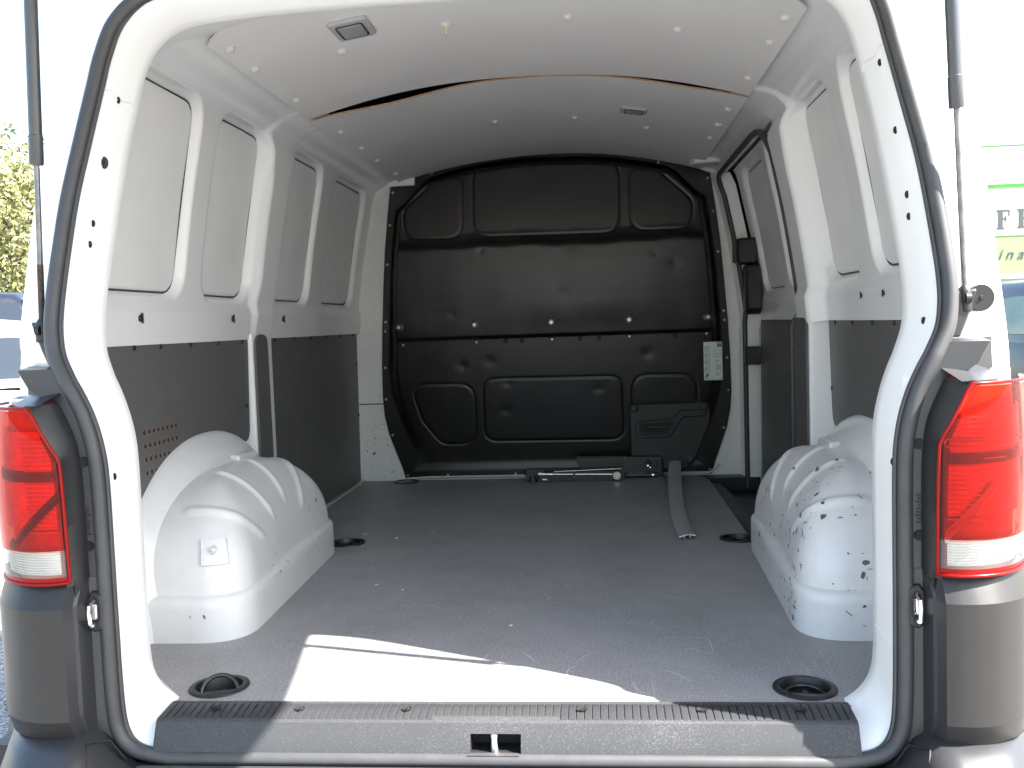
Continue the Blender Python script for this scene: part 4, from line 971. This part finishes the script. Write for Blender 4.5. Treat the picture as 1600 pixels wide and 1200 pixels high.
# tool tray leaning on the bulkhead
tray = thing('tool_tray', 'flat black steel tray standing on edge between jack and grey strip', 'tray', (.27, 2.45, 0))
m = MB(); A = []
y0 = 2.452
m.prism(rpoly([(.085, .094), (.448, .092), (.455, .084), (.455, .004), (.12, .004)], .008, 4), 'y', y0+.006, y0, .002)
obj('plate', m, 'black_metal', tray)
obj('rim', MB().tube([(.09, y0-.003, .093), (.446, y0-.003, .091), (.454, y0-.003, .082), (.454, y0-.003, .01)], .0035, 8), 'black_metal', tray)
m = MB()
for a in range(5): m.cyl((.395, y0-.003, .060), (.395+.017*math.cos(a*1.26+.5), y0-.004, .060+.017*math.sin(a*1.26+.5)), .005, 8)
obj('star_cutout', m, 'dark_hole', tray)
obj('bolt', MB().lathe([(0, -.012), (.005, -.011), (.007, -.004), (.007, 0)], (.393, y0-.006, .050), 'y', 10).lathe([(0, -.012), (.004, -.011), (.005, 0)], (.403, y0-.006, .043), 'y', 8), 'chrome', tray)
obj('slot', MB().box(.425, .438, y0-.0022, y0, .045, .072), 'dark_hole', tray)
obj('tube', MB().cyl((.30, y0-.016, .012), (.405, y0-.016, .012), .009, 12).cyl((.418, y0-.016, .012), (.432, y0-.016, .012), .0095, 12), 'black_metal', tray)
obj('tube_band', MB().cyl((.407, y0-.016, .012), (.416, y0-.016, .012), .0098, 12).cyl((.31, y0-.016, .0205), (.39, y0-.016, .0205), .0012, 6), 'chrome', tray)
# grey trim profile
path = catmull([(.447, 1.275, .010), (.448, 1.50, .006), (.458, 1.78, .008), (.474, 2.06, .022), (.490, 2.26, .045), (.505, 2.42, .068)], 12)
m = MB(); A = []
for i, p in enumerate(path):
    t = path[min(i+1, len(path)-1)]-path[max(i-1, 0)]; t /= np.linalg.norm(t); s = np.array([t[1], -t[0], 0]); s /= np.linalg.norm(s); n_ = np.cross(s, t)
    tilt = .10; s = s*math.cos(tilt)+n_*math.sin(tilt)
    row = [p+s*u_+n_*h for u_, h in ((-.026, .0), (-.0255, .002), (-.015, .0055), (0, .007), (.015, .0055), (.0255, .002), (.026, 0), (.022, -.001), (.014, .0025), (.010, .003), (.010, -.004), (.007, -.004), (.007, .004), (0, .0045), (-.007, .004), (-.007, -.004), (-.010, -.004), (-.010, .003), (-.022, -.001))]
    A.append(row)
A = np.array(A); m.grid(A, closed=True)
strip = obj('trim_strip', m, 'grey_profile', None, smooth=35); fixnormals(strip, (.45, 1.8, 3))
tag(strip, 'long bent grey trim profile lying on floor with its far end raised', 'trim strip')
cut = MB(); cut.F.append(tuple(range(A.shape[1]))); cut.V = [tuple(p) for p in (A[0]-[0, .0004, 0])]; cut.MI = [0]
mat('cut_end', (.7, .7, .7), .35, metal=.4); ce = obj('cut_end', cut, 'cut_end', strip, smooth=0); fixnormals(ce, (.4, -1, .3))
# small debris
def chip_obj(x, y, s, mt, label, rot, k):
    s *= .7
    m = MB().prism(rpoly([(-s, -s*.4), (s*.8, -s*.5), (s, s*.3), (-s*.2, s*.5)], s*.1, 2), 'z', .0, s*.22+.001); o = obj('floor_chip', m, mt, None, loc=(x, y, .001)); o.rotation_euler = (0, 0, rot)
    tag(o, label, 'debris', 'crumbs on the load floor')
chip_obj(-.585, 1.41, .009, 'chip_wood', 'brown crumb on floor just beside the far left lashing point', .3, 0)
chip_obj(-.468, 1.345, .010, 'chip_pale', 'pale flake at the end of a scratch right of far left lashing point', 1.2, 1)
chip_obj(-.365, 1.43, .007, 'chip_wood', 'small brown crumb on floor, rightmost of the three by far left lashing point', .1, 2)
chip_obj(-.405, .80, .008, 'chip_pale', 'pale crumb on floor beside front end of left wheel arch', .9, 3)
chip_obj(-.325, .75, .008, 'chip_pale', 'pale splinter on floor between left wheel arch and sun patch', 1.4, 4)
chip_obj(-.02, .46, .006, 'chip_pale', 'tiny white crumb on floor just beyond tip of sun patch', .5, 5)
chip_obj(.245, 1.98, .010, 'grey_profile', 'grey flake on floor in front of tool tray', .8, 6)

# ================================================================== BACKGROUND
# lorry with green lettering, beyond the right rear corner
mat('lorry_white', (.80, .80, .80), .35, coat=.4, var=.02); mat('lorry_green', (.025, .17, .012), .5); mat('lorry_lime', (.20, .27, .125), .5); mat('letter_ink', (.05, .055, .065), .5); mat('lorry_pale', (.30, .34, .24), .5); mat('lorry_grey', (.28, .27, .30), .5)
LY = 11.4
lorry = thing('box_lorry', 'white box lorry with green stripes and dark serif lettering beyond right side', 'lorry', (7.6, LY+1.2, GROUND))
def bx(name, x0, x1, y0, y1, z0, z1, mt, par=lorry): return obj(name, MB().box(x0, x1, y0, y1, z0, z1), mt, par, smooth=0)
bx('box_body', 4.6, 10.2, LY, LY+2.4, .35, 3.6, 'lorry_white')
bx('cab', 10.25, 12.0, LY+.1, LY+2.3, -.1, 2.0, 'lorry_white'); bx('chassis', 4.7, 12.0, LY+.4, LY+2.0, -.1, .34, 'black_plastic')
bx('lower_panel', 4.62, 10.1, LY-.012, LY-.002, 1.12, 1.60, 'lorry_lime')
bx('name_panel', 4.62, 10.1, LY-.0018, LY-.0002, 1.606, 2.225, 'lorry_pale')
bx('stripe', 4.62, 10.1, LY-.008, LY-.001, 2.23, 2.275, 'lorry_green'); bx('stripe', 4.62, 10.1, LY-.008, LY-.001, 2.32, 2.335, 'lorry_lime'); bx('stripe', 4.62, 10.1, LY-.008, LY-.001, 2.755, 2.775, 'lorry_green')
bx('stripe', 4.62, 10.1, LY-.016, LY-.0125, 1.595, 1.604, 'lorry_green'); bx('rub_rail', 4.60, 10.1, LY-.03, LY-.0125, 1.06, 1.10, 'lorry_grey'); bx('stripe', 4.62, 10.1, LY-.010, LY-.001, .64, .68, 'lorry_green'); bx('lower_panel', 4.62, 10.1, LY-.008, LY-.001, .50, 1.04, 'lorry_lime')
for x in (5.6, 11.0):
    for y in (LY+.25, LY+2.0): obj('wheel', MB().lathe([(0, -.13), (.28, -.13), (.30, -.10), (.46, -.12), (.47, 0), (.46, .12), (0, .12)], (x, y, GROUND+.47), 'y', 24), 'rubber', lorry)
def serif(ch, x, z, h, y):
    m = MB(); t = h*.22; s = h*.07; w = h*.62
    def b(x0, x1, z0, z1): m.box(x+x0, x+x1, y-.004, y, z+z0, z+z1)
    if ch == 'F':
        b(.05*h, .05*h+t, s, h-s); b(-.03*h, t+.14*h, 0, s); b(-.03*h, w, h-s, h); b(t+.05*h, w*.72, h*.5, h*.5+s); b(w-.045*h, w, h*.70, h-s); b(w*.72-.04*h, w*.72, h*.40, h*.68)
    if ch == 'H':
        for o_ in (0, h*.62): b(o_+.05*h, o_+.05*h+t, s, h-s); b(o_-.03*h, o_+t+.13*h, 0, s); b(o_-.03*h, o_+t+.13*h, h-s, h)
        b(t+.05*h, h*.67, h*.49, h*.49+s)
    if ch == 'O': 
        pts = [(x+.36*h+.36*h*math.cos(a), y-.002, z+.5*h+.5*h*math.sin(a)) for a in np.linspace(0, 2*math.pi, 30)[:-1]]; m.tube(pts, h*.09, 6, closed=True)
    return m
obj('letter', serif('F', 5.44, 1.695, .245, LY-.002), 'letter_ink', lorry, smooth=0); obj('letter', serif('H', 5.70, 1.70, .245, LY-.002), 'letter_ink', lorry, smooth=0)
def text_mesh(body, size, shear):
    cu = bpy.data.curves.new('txt', 'FONT'); cu.body = body; cu.size = size; cu.shear = shear; cu.extrude = .002; cu.space_character = 1.5; cu.resolution_u = 3
    to = bpy.data.objects.new('txt', cu); COL.objects.link(to); dg = bpy.context.evaluated_depsgraph_get(); me = bpy.data.meshes.new_from_object(to.evaluated_get(dg))
    bpy.data.objects.remove(to); bpy.data.curves.remove(cu); me.materials.clear(); me.materials.append(MATS['letter_ink']); return me
o = obj('lettering', text_mesh('inal', .195, .35), 'letter_ink', lorry, loc=(5.44, LY-.0165, 1.30)); o.rotation_euler = (math.pi/2, 0, 0)

# cars
mat('paint_navy', (.006, .008, .014), .3, coat=.25, var=.05); mat('paint_silver', (.52, .53, .54), .3, metal=.3, coat=.8, var=.02); mat('paint_blue', (.008, .010, .018), .3, coat=.3, var=.05)
mat('car_glass', (.02, .024, .03), .05, coat=1, var=.05); mat('car_glass_green_reflection', (.05, .085, .035), .12, coat=.3, var=.6, vs_=2.5)  # second glass has green reflections put into its base colour
def car(loc, rz, paint, L, W, H, label, belt, glass='car_glass', name='parked_car', kind='hatch'):
    root = thing(name, label, 'car', loc, rz)
    hw_ = W/2; b = belt; lo = .22
    st = [(-L/2, .80, .45, b-.22, b-.10), (-L/2+.10, .92, .30, b-.06, b-.02), (-L/2+.45, 1, .24, b, b+.02)]
    # stations: y, width factor, underside, shoulder
    ys = [-L/2, -L/2+.06, -L/2+.3, -L/2+.9, 0, L/2-1.3, L/2-.6, L/2-.15, L/2]
    wf = [.86, .94, .985, 1, 1, 1, .97, .90, .80]; un = [.42, .30, .24, .22, .22, .22, .24, .30, .40]
    sh = [b-.10, b-.02, b, b, b-.01, b-.05, b-.16, b-.30, b-.40]
    A = []
    for y, w, u_, s in zip(ys, wf, un, sh):
        x = hw_*w; half_ = [(x*.86, u_), (x*.96, u_+.06), (x, (u_+s)*.5), (x*.985, s-.08), (x*.94, s-.02), (x*.86, s), (x*.4, s+.015), (0, s+.02)]
        A.append([(px_, y, z) for px_, z in half_]+[(-px_, y, z) for px_, z in half_[::-1][1:]])
    A = np.array(A); mb = MB().grid(A); k = A.shape[1]; mb.F += [tuple(range(k)), tuple(len(mb.V)-k+i for i in range(k))[::-1]]; mb.MI += [0, 0]
    o = obj('body', mb, paint, root, smooth=40); o.matrix_parent_inverse = Matrix.Identity(4)
    fixnormals(o, (0, 0, 30))
    rear0 = -L/2+.12; rear1 = rear0+.42; fr1 = L/2-1.75; fr0 = L/2-1.05; tz = H
    def sub(n, mbx, mt, par=root):
        q = obj(n, mbx, mt, par, smooth=40); q.matrix_parent_inverse = Matrix.Identity(4); return q
    def sec(y, zt, wt): 
        h2 = [(hw_*.93, b-.02), (hw_*.90, b+.1), (hw_*wt, zt-.10), (hw_*(wt-.05), zt-.03), (hw_*(wt-.14), zt), (0, zt+.03)]
        return [(a_, y, z) for a_, z in h2]+[(-a_, y, z) for a_, z in h2[::-1][1:]]
    A = np.array([[(p[0], rear0, b-.02+.001*i) for i, p in enumerate(sec(0, b+.06, .9))], sec(rear1, tz-.05, .74), sec(rear1+.35, tz, .76), sec(0, tz+.01, .77), sec(fr1, tz-.03, .75), [(p[0], fr0, b-.03+.001*i) for i, p in enumerate(sec(0, b+.06, .9))]])
    rf = sub('roof', MB().grid(A), paint); fixnormals(rf, (0, 0, 30))
    # glazing plates a touch proud of the roof shell
    for s in (-1, 1):
        for y0, y1 in ((rear1-.05, -.08), (0, fr1+.05)):
            gl = []
            for t in np.linspace(0, 1, 5):
                z = b+.05+(tz-.13-b-.05)*t; x = hw_*(.905+(.745-.905)*max(0, (z-b-.1)/(tz-.2-b)))+.012
                e0 = y0-(.16*(1-t) if y0 < -.1 else 0); e1 = y1+(.32*(1-t) if y1 > .2 else 0); gl.append([(s*x, e0, z), (s*x, e1, z)])
            q = sub('side_window', MB().grid(gl), glass); fixnormals(q, (s*20, 0, 0))
    for nm, ya, yb_ in (('rear_window', rear0, rear1), ('windscreen', fr0, fr1)):
        sgn = -1 if nm == 'rear_window' else 1; gl = []
        for t in np.linspace(.12, .93, 5):
            z = b-.0+(tz-.05-b)*t; y = ya+(yb_-ya)*t+sgn*.02; w = hw_*(.80-.15*t); gl.append([(-w, y, z+.02), (0, y+sgn*.01, z+.03), (w, y, z+.02)])
        q = sub(nm, MB().grid(gl), glass); fixnormals(q, (0, sgn*20, 1))
    for s in (-1, 1):
        for y in (-L/2+.78, L/2-.85):
            wmb = MB().lathe([(0, -.10), (.20, -.10), (.22, -.085), (.30, -.10), (.325, -.06), (.325, .06), (.30, .10), (0, .10)], (s*(hw_-.10), y, .325), 'x', 24); w_ = sub('wheel', wmb, 'rubber')
            hub = MB().lathe([(0, s*.105), (.06, s*.108), (.19, s*.098), (.20, s*.09)], (s*(hw_-.10), y, .325), 'x', 20); q = obj('rim', hub, 'screw_steel', w_)
        q = sub('tail_light', MB().box(min(s*hw_*.62, s*hw_*.97), max(s*hw_*.62, s*hw_*.97), -L/2-.005, -L/2+.22, b-.20, b-.06), 'red_solid')
        q = sub('headlight', MB().box(min(s*hw_*.55, s*hw_*.86), max(s*hw_*.55, s*hw_*.86), L/2-.18, L/2-.02, b-.42, b-.30), 'lens_clear')
    sub('rear_bumper', MB().box(-hw_*.9, hw_*.9, -L/2-.06, -L/2+.1, .30, .50), 'black_plastic')
    return root
car((-7.0, 9.0, GROUND), math.radians(-74), 'paint_navy', 4.6, 1.85, 1.80, 'dark navy estate car parked farther off beyond left rear corner', 1.10)
car((-4.75, 5.6, GROUND), math.radians(-66), 'paint_silver', 4.2, 1.76, 1.40, 'silver car parked just beyond left rear corner of the van', .92)
car((4.25, 7.6, GROUND), math.radians(3), 'paint_blue', 4.2, 1.80, 1.46, 'dark blue car with red tail light beyond right rear corner', .98, glass='car_glass_green_reflection')

# trees behind the parked cars on the left
mat('leaf_a', (.16, .17, .06), .6, var=.35, vs_=3); mat('leaf_b', (.24, .24, .10), .6, var=.3, vs_=3); mat('bark', (.11, .085, .06), .9, var=.3)
def tree(loc, h, rad, label, seed):
    r = np.random.default_rng(seed); root = thing('tree', label, 'tree', loc)
    def sub(n, mb, mt, sm=40, kind=None):
        q = obj(n, mb, mt, root, smooth=sm, kind=kind); q.matrix_parent_inverse = Matrix.Identity(4); return q
    m = MB().tube([(0, 0, 0), (.05, .02, h*.25), (-.04, .05, h*.5), (.05, 0, h*.85)], [.16, .13, .09, .02], 10)
    for k in range(16):
        a = r.uniform(0, 6.28); z = h*r.uniform(.15, .75); l = rad*r.uniform(.5, .95); m.tube([(0, 0, z), (l*.5*math.cos(a), l*.5*math.sin(a), z+l*.35), (l*math.cos(a), l*math.sin(a), z+l*.55)], [.05, .03, .008], 6)
    sub('trunk', m, 'bark')
    n = 15000; cl = 170
    C = np.c_[r.normal(0, .5, cl)*rad, r.normal(0, .5, cl)*rad, h*(.10+.9*r.random(cl)**.85)]; C[:, :2] *= (1.05-.5*(C[:, 2:]/h-.4)**2)
    ci = r.integers(0, cl, n); P = C[ci]+r.normal(0, .17, (n, 3))*rad*.8
    P[:, 2] = np.maximum(P[:, 2], .1)
    d = r.normal(0, 1, (n, 3)); d /= np.linalg.norm(d, axis=1)[:, None]; e = np.cross(d, r.normal(0, 1, (n, 3))); e /= np.linalg.norm(e, axis=1)[:, None]; s = r.uniform(.05, .10, n)[:, None]
    V = np.stack([P-d*s, P+e*s*.42, P+d*s, P-e*s*.42], 1).reshape(-1, 3); mb = MB(); mb.V = V.tolist(); mb.F = [(4*i, 4*i+1, 4*i+2, 4*i+3) for i in range(n)]; mb.MI = (r.random(n) > .5).astype(int).tolist()
    q = sub('crown', mb, ['leaf_a', 'leaf_b'], 0)
tree((-12.6, 18.5, GROUND), 5.4, 2.1, 'pale green leafy tree above the dark navy car, right of the two', 3)
tree((-15.6, 20.0, GROUND), 5.6, 2.3, 'pale green leafy tree at the far left edge behind the cars', 4)
